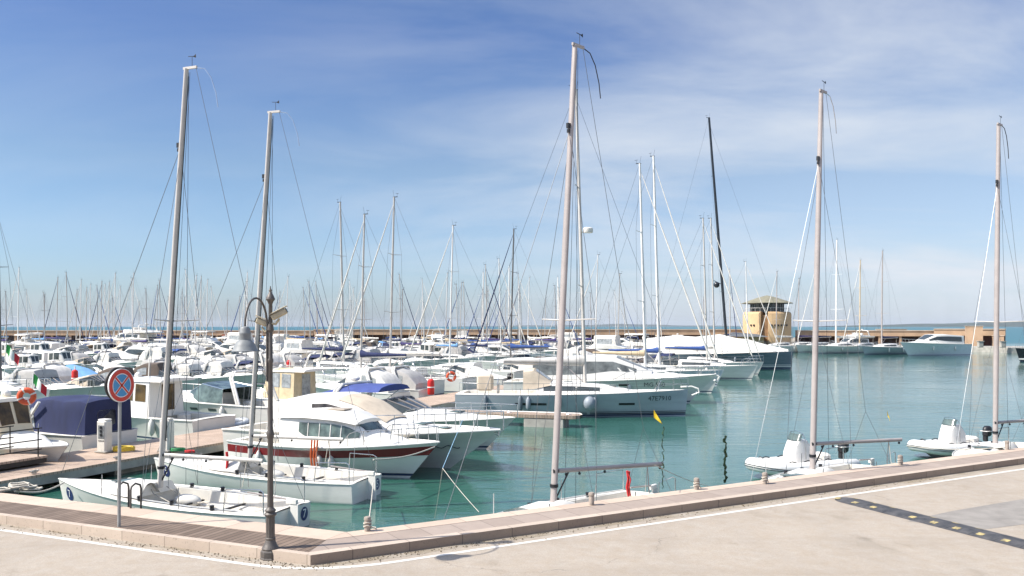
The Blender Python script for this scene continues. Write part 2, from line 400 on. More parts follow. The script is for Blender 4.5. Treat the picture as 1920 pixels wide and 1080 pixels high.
# ------------------------------------------------------------------ the one-design racing boats by the quay
def mast_mesh(root, m, x, z0, H, r, rake, name='mast', track=True):
    mb = MB(); n = 7; pts = [Vector((x - H * k / n * sin(rake), 0, z0 + H * k / n * cos(rake))) for k in range(n + 1)]
    mb.tube(pts, [r * (1.0 if k < 5 else lerp(1, .78, (k - 4) / 3)) for k in range(n + 1)], 10, flat=.72)
    o = mb.build(name, m, root, 50); return o, (lambda h: Vector((x - h * sin(rake), 0, z0 + h * cos(rake))))
def race_boat(label, L=7.4, rake=4.2, num=None, boom_rot=0, H=10.6, whip=INOX, bag=True, boomL=3.1, spreader=True, mm=ALU):
    root = empty('racing_sailboat', label=label, cat='sailboat', group='one-design racing boats tied up along the quay')
    h = Hull(L, 2.4, .80, .56, rake=.22, tw=.74, fl=.28, p=1.9, xm=.36, draft=.3, curve=.7)
    h.hull(root, [GELH, GELH, FOULG, GELH], boot=(.04, .08))
    ck = (-L / 2 + .12, .35, .66, .42)
    h.deck(root, DECKM, ck, DECKM, camber=.06)
    h.rub(root, GEL, .018)
    xm_ = .22
    secs = [(.25, .62, .45, .66, .90, .05), (1.0, .55, .40, .70, .88, .05), (1.9, .34, .22, .74, .82, .02)]
    shell(root, secs, GEL, 'coachroof', sub=2)
    mb = MB(); mb.box((1.35, 0, .92), (.5, .5, .035), bev=.012); mb.build('hatch', GLASSG, root)
    mast, at = mast_mesh(root, mm, xm_, .80, H, .085, radians(rake))
    # fittings on the mast
    mb = MB(); c = at(H); mb.box((c.x - .12, 0, c.z + .01), (.42, .05, .06)); mb.build('masthead_crane', mm, mast)
    mb = MB(); a = at(H) + Vector((-.32, 0, 0)); mb.tube([a, a + Vector((-.25, 0, -.06)), a + Vector((-.45, 0, -.3)), a + Vector((-.6, 0, -.7)), a + Vector((-.66, 0, -1.05))], .013, 5); mb.build('backstay_whip', whip, mast)
    mb = MB(); a = at(H) + Vector((-.18, 0, .04)); mb.tube([a, a + Vector((0, 0, .24))], .006, 4); mb.tube([a + Vector((-.12, 0, .24)), a + Vector((.12, 0, .26))], .009, 4); mb.add([a + Vector((-.12, 0, .2)), a + Vector((-.02, 0, .24)), a + Vector((-.12, 0, .3))], [(0, 1, 2)]); mb.build('wind_vane', BLACK, mast)
    hs = 4.25
    if spreader:
        mb = MB(); c = at(hs)
        for sg in (1, -1): mb.tube([c, c + Vector((-.22, .78 * sg, .03))], [.022, .014], 5)
        mb.build('spreader', ALU, mast)
    for hf in (.82,):
        mb = MB(); c = at(H * hf); mb.box((c.x + .09, 0, c.z), (.1, .06, .12)); mb.box((c.x + .1, .0, c.z - .12), (.05, .05, .08)); mb.build('halyard_block', BLACK, mast)
    mb = MB(); c = at(.5); mb.tube([c + Vector((0, 0, -.02)), c + Vector((0, 0, .05))], .095, 10); mb.build('mast_collar', BLACK, mast)
    # rig
    for sg in (1, -1):
        mb = MB(); sp = at(hs) + Vector((-.22, .78 * sg, .03)); ch = Vector((xm_ - .35, .96 * sg, .74))
        mb.tube([ch, sp, at(H * .8)], .006, 4); mb.tube([ch, at(hs - .1)], .005, 4); mb.build('shroud', WIRE, root)
    mb = MB(); mb.tube([(L / 2 - .1, 0, .96), at(H * .82)], .007, 4); mb.build('forestay', WIRE, root)
    mb = MB(); a = at(H) + Vector((-.3, 0, 0)); br = Vector((-L / 2 + .35, 0, 2.3))
    mb.tube([a, br], .006, 4)
    for sg in (1, -1): mb.tube([br, (-L / 2 + .05, .7 * sg, .6)], .006, 4)
    mb.build('backstay', WIRE, root)
    mb = MB(); g = at(H - .1) + Vector((-.12, 0, 0)); mb.tube([g, Vector((xm_ - .5, .25, .85))], .005, 4); mb.tube([g + Vector((.04, 0, 0)), Vector((xm_ - .65, -.2, .85))], .005, 4); mb.build('halyard', ROPED, root)
    # boom
    g = at(.84); br_ = radians(boom_rot)
    e = g + Vector((-boomL * cos(br_), boomL * sin(br_), .02))
    bm = MB(); bm.tube([g, e], .052, 10, flat=.7); b = bm.build('boom', mm, root, 50)
    mb = MB(); mb.tube([g + Vector((.06, 0, 0)), lerp(g, e, .03)], .05, 6)
    for k in (.1, .22, .45, .97): c = lerp(g, e, k); mk = MB(); mk.sphere((c.x, c.y, c.z - .09), .035, 5); mk.build('mainsheet_block', BLACK, b)
    mb.build('gooseneck', BLACK, b); mb = MB(); mb.tube([lerp(g, e, .12) - Vector((0, 0, .05)), at(.1)], .02, 5); mb.build('kicking_strap', BLACK, b)
    mb = MB(); c = lerp(g, e, .85)
    for dx, dy in ((-.05, .0), (.06, .1), (0, -.06)): mb.tube([c, (c.x + dx, c.y + dy, 1.0)], .009, 4)
    mb.build('mainsheet', ROPE, root)
    # stern gear
    for sg in (1, -1):
        mb = MB(); x = -L / 2 + .12; mb.tube([(x, .80 * sg, .55), (x, .80 * sg, 1.08), (x + .1, .78 * sg, 1.13), (x + .95, .94 * sg, 1.12), (x + 1.0, .96 * sg, .58)], .014, 6); mb.build('pushpit', INOX, root)
    mb = MB()
    for sg in (1, -1):
        for x in (-1.4, 1.3):
            pz = h.zd(x); mb.tube([(x, h.half(x) * .93 * sg, pz), (x, h.half(x) * .93 * sg, pz + .5)], .012, 5)
    mb.build('stanchion', INOX, root)
    mb = MB(); mb.box((-L / 2 - .17, 0, .1), (.24, .05, 1.2), bev=.015); mb.box((-L / 2 - .09, 0, .74), (.3, .08, .12), bev=.01); mb.build('rudder', GEL, root)
    mb = MB(); mb.tube([(-L / 2 - .05, 0, .78), (-L / 2 + 1.1, .12, .9)], .022, 6); mb.build('tiller', ALUD, root)
    mb = MB()
    for sg in (1, -1):
        for x in (-2.2, -1.0, .0): mb.lathe([(.06, 0), (.05, .03), (.055, .09), (.065, .1), (.03, .11)], (x, .90 * sg, .60 + .03 * (x + 2.2)), 8)
    for x in (-1.9, -.6): mb.box((x, 0, .42), (.07, 1.3, .04))
    mb.build('winch', BLACK, root)
    mb = MB(); mb.tube([(.35, .2, .84), (.1, .35, .72), (-1.1, .4, .34), (-1.8, .25, .3), (-1.4, -.2, .3), (-.6, -.4, .32), (.2, -.2, .8)], .012, 5)
    for k in range(5):
        t0 = k * 1.3; mb.tube([(-.9 + .18 * cos(t0 + i * .7), .3 + .15 * sin(t0 * 2 + i * .7), .31 + .012 * k) for i in range(9)], .01, 4)
    mb.build('control_line', ROPE, root)
    if bag:
        mb = MB(); sc = [(.1, .34, .2, .70, .88, .12), (.5, .42, .25, .70, .95, .14), (1.15, .3, .18, .72, .84, .1)]
        rows = [[surf(sc, x, w) + Vector((0, .45, 0.0)) for w in WR] for x in (.1, .3, .5, .8, 1.15)]; mb.rows(rows); mb.build('sail_bag', canvas('sailcloth', (0.6, 0.58, 0.53)), root)
    mb = MB(); mb.sphere((-.35, -.35, .45), .26, 8, sc=(1.6, .8, .6)); mb.build('folded_sail', canvas('sailcloth', (0.6, 0.58, 0.53)), root)
    mb = MB(); mb.tube([Vector((xm_ - .085 - hq * sin(radians(rake)), 0, .80 + hq * cos(radians(rake)))) for hq in (1.2, H * .5, H - .2)], .012, 4); mb.build('sail_track', BLACK, mast)
    for sg in (1, -1):
        mb = MB(); mb.rows([[h.pt(t, h.sz(t) * .97, sg)[:1] + (h.hb(t) * .80 * sg, h.sz(t) + .045) for t in (.12, .3, .5, .62)], [h.pt(t, h.sz(t) * .97, sg)[:1] + (h.hb(t) * .74 * sg, h.sz(t) + .05) for t in (.12, .3, .5, .62)]]); mb.build('deck_track', DECKG, root)
    mb = MB()
    for x, y in ((-2.9, .3), (-2.5, -.35), (-1.6, .1), (-.9, -.3), (.0, .4)):
        mb.tube([(x + .16 * cos(a), y + .11 * sin(a), .22 + .012 * i) for i, a in enumerate([q * .7 for q in range(22)])], .011, 4)
    mb.build('rope_coil', ROPE, root)
    if num:
        for sd_ in (-1, 1):
            d = h.disc(root, L / 2 - .62, .47, .19, NUMB, sd_)
            h.text(d, num, L / 2 - .62, .47, .30, NUMW, sd_, off=.016, name='number')
            if sd_ == 1 and num == '5': pass
        d = MB(); n = 20; d.add([(-L / 2 - .006, -.62 + .15 * cos(2 * pi * i / n), .32 + .17 * sin(2 * pi * i / n)) for i in range(n)], [tuple(range(n))]); dd = d.build('number_disc', NUMB, root)
        v, f = text_verts(num, .3); d = MB(); d.add([(-L / 2 - .012, -.62 - a, .32 + b) for a, b in v], f); d.build('number', NUMW, dd)
    return root

# ------------------------------------------------------------------ cruising sailing yacht
def yacht(L=11, B=3.5, fb=1.35, fs=1.1, hullm=GELH, stripe=None, H=14, mastm=ALU, cover=CNAVY, hood=None, bimini=None, furl=CWHITE, spr=2, fender=FENDW, boom=True, rake=1.6, lod=1, bowlabel=None, tw=.78, name='sailing_yacht', mx=.08, bowrake=.05):
    root = empty(name)
    h = Hull(L, B, fb, fs, rake=L * bowrake, tw=tw, fl=.35, p=2.1, xm=.4, draft=.4, curve=.9, sag=.03)
    h.hull(root, [hullm, BOOT, FOUL, stripe or hullm], stripe=(.86, .93))
    ck = (-L / 2 + .3, -.14 * L, .6, .45)
    h.deck(root, DECKM, ck, DECKM)
    d = fb - .08; x0, x1 = -.15 * L, .24 * L
    secs = [(x0, B * .31, B * .25, d - .16, d + .42, .08), (.02 * L, B * .30, B * .235, d - .12, d + .38, .08), (.14 * L, B * .25, B * .18, d - .08, d + .26, .06), (x1, B * .12, B * .07, d - .03, d + .06, .03)]
    cb = shell(root, secs, GEL, 'coachroof', sub=2)
    for sg in (1, -1):
        patch(cb, secs, -.12 * L, .12 * L, .62 * sg, .86 * sg, GLASS, 'window', nx=6, nw=2)
    mb = MB(); mb.box((.17 * L, 0, d + .25), (.55, .55, .05), bev=.01); mb.build('hatch', GLASSG, root); mb = MB(); mb.box((-.02 * L, 0, d + .47), (.45, .45, .04), bev=.01); mb.build('hatch', GLASSG, root)
    xm_ = mx * L; rk = radians(rake); r = max(.08, H * .0082)
    mast, at = mast_mesh(root, mastm, xm_, d + .25, H, r, rk)
    sw = B * .36
    for k in range(spr):
        hh = H * (k + 1) / (spr + 1) * 1.0; c = at(hh); mb = MB()
        for sg in (1, -1): mb.tube([c, c + Vector((-.18, sw * (1 - .22 * k) * sg, .06))], [.035, .02], 4)
        mb.build('spreader', mastm, mast)
    mb = MB(); c = at(H); mb.box((c.x - .1, 0, c.z), (.4, .06, .05)); mb.tube([c, c + Vector((.1, .02, .55))], .009, 3); mb.tube([c + Vector((-.25, 0, 0)), c + Vector((-.28, 0, .25))], .008, 3); mb.tube([c + Vector((-.4, 0, .25)), c + Vector((-.15, 0, .27))], .014, 3); mb.build('wind_vane', BLACK, mast)
    for sg in (1, -1):
        mb = MB(); pts = [Vector((xm_ - .2, B * .44 * sg, fb - .1))]
        for k in range(spr): pts.append(at(H * (k + 1) / (spr + 1)) + Vector((-.18, sw * (1 - .22 * k) * sg, .06)))
        pts.append(at(H * .97)); mb.tube(pts, .010, 3); mb.tube([pts[0], at(H / (spr + 1))], .009, 3); mb.build('shroud', WIRE, root)
    mb = MB(); a, b = Vector((L / 2 - .25, 0, fb + .1)), at(H * .97)
    if furl: mb.tube([a, lerp(a, b, .05), lerp(a, b, .07), lerp(a, b, .55), lerp(a, b, .93), b], [.012, .012, .075, .06, .03, .01], 6); mb.build('furled_genoa', furl, root)
    else: mb.tube([a, b], .011, 3); mb.build('forestay', WIRE, root)
    mb = MB(); mb.tube([(-L / 2 + .1, 0, fs + .1), at(H)], .010, 3); mb.build('backstay', WIRE, root)
    if boom:
        g = at(1.15); bl = .36 * L; e = g + Vector((-bl, 0, .08))
        mb = MB(); mb.tube([g, e], .085, 6); bo = mb.build('boom', mastm, root)
        if cover:
            mb = MB(); sc = []
            for i in range(9):
                k = i / 8; p = lerp(g, e, k); hh = lerp(.42, .16, k ** .8) * (1.5 if i == 0 else 1); sc.append((p, hh, lerp(.19, .11, k)))
            rows = []
            for (p, hh, ww) in sc:
                rows.append([(p.x, p.y + ww * sin(a) * (1 if a < pi else 1), p.z + .06 + (hh * .5) * (-cos(a)) + hh * .28) for a in [2 * pi * j / 10 for j in range(10)]])
            mb.rows(rows, close=True); mb.f.append(list(range(10))); mb.m.append(0); mb.f.append([80 + j for j in range(10)]); mb.m.append(0)
            mb.build('boom_cover', cover, bo, 60)
        mb = MB(); mb.tube([lerp(g, e, .9), (e.x + .5, 0, d - .1)], .02, 4); mb.build('mainsheet', ROPE, root); mb = MB(); mb.tube([lerp(g, e, .25), at(.1)], .035, 4); mb.build('boom_strut', ALUD, root)
    if hood:
        sc = [(x0 - .75, B * .3, B * .27, d + .05, d + 1.02, .12), (x0 - .2, B * .3, B * .26, d + .1, d + 1.08, .12), (x0 + .75, B * .27, B * .2, d + .3, d + .47, .05)]
        hd = shell(root, sc, hood, 'sprayhood', cap=False, sub=2)
        patch(hd, sc, x0 - .1, x0 + .65, -.36, .36, VINYL, 'window', nx=3, nw=6)
    if bimini:
        z = d + 1.75; sc = [(-.44 * L, B * .36, B * .33, z - .12, z, .1), (-.2 * L, B * .36, B * .33, z - .12, z, .1)]
        shell(root, sc, bimini, 'bimini', sub=2)
        mb = MB()
        for x in (-.42 * L, -.22 * L):
            for sg in (1, -1): mb.tube([(x * .5 - .155 * L, B * .38 * sg, fs), (x, B * .35 * sg, z - .05)], .016, 4)
        mb.build('bimini_frame', INOX, root)
    h.rail(root, INOX, .86, 1.0, .62, 'pulpit', posts=3)
    h.rail(root, WIRE, .05, .86, .6, 'lifeline', posts=7, r=.011, close=False)
    for sg in (1, -1): mb = MB(); mb.tube([(-L / 2 + .15, B * .3 * sg, fs), (-L / 2 + .15, B * .3 * sg, fs + .6), (-L / 2 + 1.2, B * .4 * sg, fs + .6), (-L / 2 + 1.2, B * .4 * sg, fs)], .014, 4); mb.build('pushpit', INOX, root)
    mb = MB(); c = Vector((-L * .33, 0, d + .25)); mb.tube([c + Vector((0, .42 * cos(a), .42 * sin(a))) for a in [2 * pi * i / 14 for i in range(15)]], .016, 4); mb.tube([c, c - Vector((0, 0, .7))], .08, 6)
    for i in range(3): a = pi * i / 3; mb.tube([c + Vector((0, .42 * cos(a), .42 * sin(a))), c - Vector((0, .42 * cos(a), .42 * sin(a)))], .01, 3)
    mb.build('steering_wheel', INOX, root)
    for sg in (1, -1):
        for x in (-.18 * L, .1 * L):
            fender_(root, h, x, sg, fender)
    return root, h, at
def fender_(root, h, x, sg, m, r=.13, ln=.6, zf=.62, ball=False):
    z = h.zd(x) * zf; y = h.pt(h.t_of(x, z), z, sg)[1] + r * sg * .9; mb = MB()
    if ball: mb.sphere((x, y, z), r * 2.1, 9, sc=(1, 1, 1.15))
    else: mb.lathe([(.02, -ln / 2 - .06), (r * .6, -ln / 2), (r, -ln / 2 + .1), (r, ln / 2 - .1), (r * .6, ln / 2), (.025, ln / 2 + .08)], (x, y, z), 10)
    mb.tube([(x, y, z + ln / 2), (x, h.half(x) * .95 * sg, h.zd(x) + .35)], .012, 3)
    return mb.build('fender', m, root)

# ------------------------------------------------------------------ motor boats
def motorboat(kind='sport', L=9, B=3.1, fb=1.35, fs=.95, hullm=GELH, cover=CNAVY, stripe=None, glass=GLASS, top=None, ob=False, arch=True, name='motor_cruiser', rails=True, fender=FENDW, house=GEL, tube=False):
    root = empty(name)
    h = Hull(L, B, fb, fs, rake=L * .13, tw=.9, fl=.30, p=2.6, xm=.42, draft=.35, curve=1.45)
    h.hull(root, [hullm, BOOT, FOUL, stripe or hullm], stripe=(.80, .95))
    ckx = {'sport': -.06, 'fly': -.26, 'pilot': -.12, 'open': .12, 'hard': -.12}[kind] * L
    ck = (-L / 2 + .35, ckx, .74, .5)
    h.deck(root, DECKM, ck, DECKM)
    h.rub(root, FENDW if hullm is GELH else GEL, .03)
    d = lambda x: h.zd(x) - .04
    def S_(lst):   # (x share, bottom half width share, top share, height over deck, crown)
        return [(x * L, h.half(x * L) * wb, h.half(x * L) * wt, d(x * L) - .03, d(x * L) + zz, cr) for x, wb, wt, zz, cr in lst]
    if kind in ('sport', 'open', 'hard'):
        x1 = .40; hump = S_([(ckx / L - .0, .80, .66, .34, .08), (.10, .78, .6, .36, .10), (.22, .72, .5, .26, .08), (.33, .6, .34, .13, .05), (x1, .4, .2, .03, .02)])
        f = shell(root, hump, GEL, 'foredeck', sub=2)
        mb = MB(); mb.box((.24 * L, 0, d(.24 * L) + .32), (.5, .5, .05), bev=.01); mb.build('hatch', GLASSG, f)
    if kind in ('sport', 'open'):
        xw = ckx / L
        ws = S_([(xw - .13, .80, .74, .75, .02), (xw + .02, .79, .66, .92, .05), (xw + .15, .7, .46, .38, .05)])
        w = shell(root, ws, glass, 'windscreen', cap=False, sub=2)
        mb = MB()
        for k in (-.47, -.16, .16, .47): mb.tube([surf(ws, (xw + .02) * L, k) + Vector((0, 0, .02)), surf(ws, (xw + .14) * L, k) + Vector((0, 0, .02))], .022, 4)
        mb.tube([surf(ws, (xw - .13) * L, -.5), surf(ws, (xw - .05) * L, -.5), surf(ws, (xw + .02) * L, -.49)] + [surf(ws, (xw + .02) * L, k) for k in (-.3, 0, .3)] + [surf(ws, (xw + .02) * L, .49), surf(ws, (xw - .13) * L, .5)], .025, 5)
        mb.build('windscreen_frame', ALUD if glass is GLASS else INOX, w)
        if kind == 'sport':
            if cover:
                cs = S_([(-.46, .86, .78, .45, .04), (-.38, .88, .78, 1.15, .08), (-.25, .86, .74, 1.45, .12), (xw + .0, .8, .66, 1.42, .12), (xw + .03, .78, .64, .98, .08)])
                cs = [(a, b, c, lerp(q, z, .0 if a < -.2 * L else .0), z, cr) for a, b, c, q, z, cr in cs]
                if top == 'full':
                    c_ = shell(root, cs, cover, 'canopy', sub=2)
                    for sg in (1, -1): patch(c_, cs, -.34 * L, -.2 * L, .6 * sg, .8 * sg, VINYL, 'window', nx=3, nw=3)
                else:
                    bs = [(a, b, c, z - .16, z, cr) for a, b, c, q, z, cr in cs[1:4]]
                    c_ = shell(root, bs, cover, 'bimini', sub=2)
                    mb = MB()
                    for k in (-.36, -.22, xw - .02):
                        for sg in (1, -1): mb.tube([(-.28 * L, h.half(-.28 * L) * .9 * sg, d(0)), surf(bs, max(bs[0][0], min(bs[-1][0], k * L)), .55 * sg)], .016, 4)
                    mb.build('bimini_frame', INOX, c_)
            if arch:
                mb = MB(); xa = -.27 * L
                for dx in (0, .14):
                    pts = [(xa - .35 - dx, h.half(xa) * .93, d(0)), (xa + .15 - dx, h.half(xa) * .86, d(0) + 1.25), (xa + .2 - dx, h.half(xa) * .7, d(0) + 1.52)]
                    mb.tube(pts + [(x, -y, z) for x, y, z in reversed(pts)], .06, 6)
                mb.sphere((xa + .1, 0, d(0) + 1.72), .22, 7, sc=(1, 1, .55)); mb.build('radar_arch', GEL, root)
        elif cover:
            cs = S_([(-.485, .9, .8, .06, .02), (-.3, .92, .78, .3, .12), (-.1, .9, .7, .75, .16), (.12, .84, .62, 1.0, .1), (.24, .6, .3, .32, .05)])
            shell(root, cs, cover, 'cockpit_cover', sub=2)
    if kind == 'hard':
        hs_ = S_([(-.40, .82, .74, 1.42, .06), (-.14, .84, .70, 1.55, .1), (.02, .8, .60, 1.48, .12), (.20, .72, .44, .42, .06)])
        c_ = shell(root, hs_, house, 'hardtop', sub=3)
        for sg in (1, -1):
            patch(c_, hs_, -.36 * L, .13 * L, .56 * sg, .84 * sg, glass, 'side_window', nx=9, nw=4, f0=lambda k, s=sg: s * lerp(.57, .60, k), f1=lambda k, s=sg: s * (.84 - .2 * max(0, k - .5)))
        patch(c_, hs_, .035 * L, .18 * L, -.42, .42, glass, 'windscreen', nx=4, nw=8)
    if kind == 'fly':
        hs_ = S_([(-.30, .82, .74, 1.25, .05), (-.05, .82, .70, 1.3, .06), (.08, .78, .62, 1.22, .06), (.22, .7, .5, .3, .05)])
        c_ = shell(root, hs_, house, 'saloon', sub=3)
        for sg in (1, -1): patch(c_, hs_, -.27 * L, .14 * L, .56 * sg, .82 * sg, glass, 'side_window', nx=8, nw=3)
        patch(c_, hs_, .095 * L, .2 * L, -.42, .42, glass, 'windscreen', nx=3, nw=6)
        f = shell(root, S_([(x / L, 1, 1, 0, 0) for x in (.22 * L, .3 * L)])[:0] or S_([(.18, .66, .5, .3, .06), (.34, .5, .3, .08, .03)]), GEL, 'foredeck', sub=2)
        fl = [(x, wb * 1.0, wt, z0 + 1.28, z0 + 1.28 + hh, .02) for (x, wb, wt, z0, hh) in ((-.42 * L, B * .40, B * .42, d(0), .16), (-.28 * L, B * .41, B * .43, d(0), .5), (-.02 * L, B * .36, B * .38, d(0), .62), (.05 * L, B * .3, B * .22, d(0), .2))]
        f2 = shell(root, fl, GEL, 'flybridge', sub=2)
        mb = MB(); mb.box((-.1 * L, 0, d(0) + 2.05), (.5, 1.3, .5), bev=.06); mb.box((-.22 * L, .0, d(0) + 2.0), (.45, 1.2, .45), bev=.05); mb.build('helm_seat', CWHITE, f2)
        mb = MB(); xa = -.3 * L
        for dx in (0, .16):
            pts = [(xa - dx, B * .4, d(0) + 1.6), (xa + .3 - dx, B * .37, d(0) + 2.5), (xa + .35 - dx, B * .3, d(0) + 2.7)]; mb.tube(pts + [(x, -y, z) for x, y, z in reversed(pts)], .06, 6)
        mb.sphere((xa + .3, 0, d(0) + 2.88), .25, 7, sc=(1, 1, .55)); mb.tube([(xa + .2, .4, d(0) + 2.7), (xa - .1, .45, d(0) + 4.3)], .012, 3); mb.build('radar_arch', GEL, root)
        if cover:
            z = d(0) + (3.0 if top != 'full' else 2.9); bs = [(-.3 * L, B * .36, B * .34, z - .1, z, .1), (-.02 * L, B * .34, B * .3, z - .1, z, .1)]
            if top == 'full': bs = [(a, b, c, d(0) + 1.35, z_, cr) for a, b, c, _, z_, cr in bs]
            c2_ = shell(root, bs, cover, 'canopy' if top == 'full' else 'bimini', sub=2)
            if top == 'full':
                for sg in (1, -1): patch(c2_, bs, -.26 * L, -.06 * L, .62 * sg, .86 * sg, VINYL, 'window', nx=3, nw=3)
    if kind == 'pilot':
        hs_ = S_([(-.14, .70, .64, 1.55, .05), (.04, .70, .62, 1.6, .07), (.12, .66, .54, 1.52, .06), (.17, .62, .48, .55, .04)])
        c_ = shell(root, hs_, house, 'wheelhouse', sub=2)
        for sg in (1, -1):
            for a, b in ((-.11, -.03), (-.01, .09)): patch(c_, hs_, a * L, b * L, .55 * sg, .78 * sg, glass, 'window', nx=2, nw=3)
        for a, b in ((-.44, -.04), (.04, .44)): patch(c_, hs_, .125 * L, .163 * L, a, b, glass, 'windscreen', nx=2, nw=3)
        x_, y_, z_ = hs_[0][0], hs_[0][2], hs_[0][4]
        mb = MB(); mb.add([(x_ - .012, -y_ * .5, z_ - 1.3), (x_ - .012, y_ * .3, z_ - 1.3), (x_ - .012, y_ * .3, z_ - .15), (x_ - .012, -y_ * .5, z_ - .15)], [(0, 1, 2, 3)]); mb.build('door', glass, c_)
        rf = [(x_ - .7, y_ * 1.08, y_ * 1.02, z_ + .0, z_ + .08, .06), (.13 * L, y_ * .98, y_ * .9, z_ - .02, z_ + .05, .05)]; shell(c_, rf, GEL, 'roof', sub=3)
        f = shell(root, S_([(.15, .66, .5, .42, .08), (.3, .52, .36, .3, .06), (.4, .3, .18, .04, .02)]), GEL, 'foredeck', sub=2)
        mb = MB(); mb.tube([(0, 0, z_ + .1), (-.1, 0, z_ + 1.5)], .02, 4); mb.tube([(-.06, -.3, z_ + .9), (-.06, .3, z_ + .9)], .015, 4); mb.sphere((.4, .2, z_ + .2), .16, 6); mb.build('signal_mast', GEL, root)
    # cockpit seats, engine, fenders, rail
    mb = MB(); zc = d(-.4 * L) - .28
    mb.box((-.43 * L, 0, zc + .05), (.45, B * .6, .4), bev=.05); mb.box((-.2 * L, -B * .2, zc + .1), (.45, .45, .55), bev=.05); mb.build('cockpit_seat', CWHITE if house is GEL else CREAM, root)
    if rails: h.rail(root, INOX, .52, 1.0, .55, 'bow_rail', posts=6, r=.015, over=.1, mid=False)
    if ob: outboard(root, (-L / 2 - .28, 0, fs - .05), 1.0)
    mb = MB(); mb.box((-L / 2 - .3, 0, .28), (.6, B * .78, .07), bev=.02); mb.build('bathing_platform', GEL, root)
    for sg in (1, -1):
        for x in (-.22 * L, .1 * L): fender_(root, h, x, sg, fender)
    return root, h
def outboard(root, at_, s=1.0, m=BLACK, name='outboard_motor'):
    T = Matrix.Translation(at_) @ Matrix.Scale(s, 4)
    mb = MB(); ring = lambda z, a, b, x: [(x + a * cos(q) * (1.15 if cos(q) < 0 else 1), b * sin(q), z) for q in [2 * pi * i / 12 for i in range(12)]]
    mb.rows([[T @ Vector(p) for p in r] for r in (ring(0, .16, .12, 0), ring(.06, .25, .18, 0), ring(.3, .27, .19, -.02), ring(.44, .24, .17, -.03), ring(.52, .15, .11, -.03), ring(.53, .02, .02, -.03))], close=True)
    o = mb.build(name, m, root, 45)
    mb = MB(); mb.box((0, 0, -.35), (.14, .1, .8), M=T, bev=.03); mb.box((.1, 0, -.1), (.2, .2, .3), M=T, bev=.03); mb.build('leg', BLACK, o)
    mb = MB(); mb.box((-.03, 0, .27), (.57, .385, .035), M=T, bev=.01); mb.build('stripe', ALUW, o); return o
def inflatable(label, L=4.4, console=True, m=RUBW, lab_cat='inflatable boat', group=None, s=1.0):
    root = empty('inflatable_boat', label=label, cat=lab_cat, group=group)
    r = .25; w = .78; x0 = -L / 2; xb = L / 2
    pts = [(x0 - .25, w, .38), (x0, w, .38)] + [(lerp(x0, .35 * xb, k / 4), w, .38) for k in range(1, 5)]
    for i in range(1, 9): a = pi / 2 * i / 8; pts.append((.35 * xb + (xb * .65 - .1) * sin(a), w * cos(a) ** .8 if i < 8 else 0.0, .38 + .16 * sin(a) ** 2))
    full = pts + [(x, -y, z) for x, y, z in reversed(pts[:-1])]
    rad = [.03, r * .85] + [r] * (len(full) - 4) + [r * .85, .03]
    mb = MB(); mb.tube(full, rad, 14); tb = mb.build('buoyancy_tube', m, root, 70)
    mb = MB()
    for dz in (-.05, .02):
        st = [];
        for i, p in enumerate(full[1:-1]):
            q0, q1 = Vector(full[i]), Vector(full[i + 2]); dd = (q1 - q0); nn = Vector((-dd.y, dd.x, 0)).normalized(); st.append(Vector(p) + nn * r * 1.0 + Vector((0, 0, dz)))
        mb.tube(st, .016, 4)
    mb.build('rubbing_strake', BLACK, tb)
    h = Hull(L * .92, 1.35, .42, .34, rake=.7, tw=.95, fl=.5, p=2.5, draft=.25); h.hull(root, [m, m, m, m])
    mb = MB(); mb.rows([[(x0 - .1, -w, .3), (x0 - .1, w, .3)], [(xb * .4, -w, .3), (xb * .4, w, .3)], [(xb * .85, -.2, .42), (xb * .85, .2, .42)]]); mb.build('floor', DECKG if m is RUBG else DECKM, root)
    mb = MB()
    for x in (-.8, .2, 1.0):
        for sg in (1, -1): mb.tube([(x - .2, w * sg * .92, .63), (x, w * sg * .92, .68), (x + .2, w * sg * .92, .63)], .02, 5)
    mb.tube([(xb - .35, .12, .78), (xb - .3, 0, .84), (xb - .35, -.12, .78)], .018, 5); mb.build('grab_handle', BLACK, tb)
    if console:
        sc = [(-.42, .40, .36, .3, .98, .02), (-.1, .42, .38, .3, 1.36, .05), (.22, .40, .34, .3, 1.40, .05), (.5, .34, .26, .3, .95, .05), (.62, .3, .2, .3, .55, .03)]
        c_ = shell(root, sc, canvas('console_cover', (.78, .75, .70)), 'steering_console', sub=2)
        mb = MB(); mb.rows([[(.22 + .12 * cos(q), .36 * sin(q), 1.38) for q in [-pi / 2 + pi * i / 8 for i in range(9)]], [(.1 + .10 * cos(q), .33 * sin(q), 1.62) for q in [-pi / 2 + pi * i / 8 for i in range(9)]]]); mb.build('windscreen', GLASSG, c_)
        mb = MB(); mb.tube([(.0, .40, .5), (.05, .42, 1.45), (.1, .3, 1.66), (.12, 0, 1.72), (.1, -.3, 1.66), (.05, -.42, 1.45), (0, -.40, .5)], .018, 6); mb.build('grab_rail', INOX, c_)
        mb = MB(); mb.box((-1.15, 0, .55), (.5, .7, .5), bev=.08); mb.build('seat', CWHITE, root)
    outboard(root, (-L / 2 - .12, 0, .72), .9)
    return root
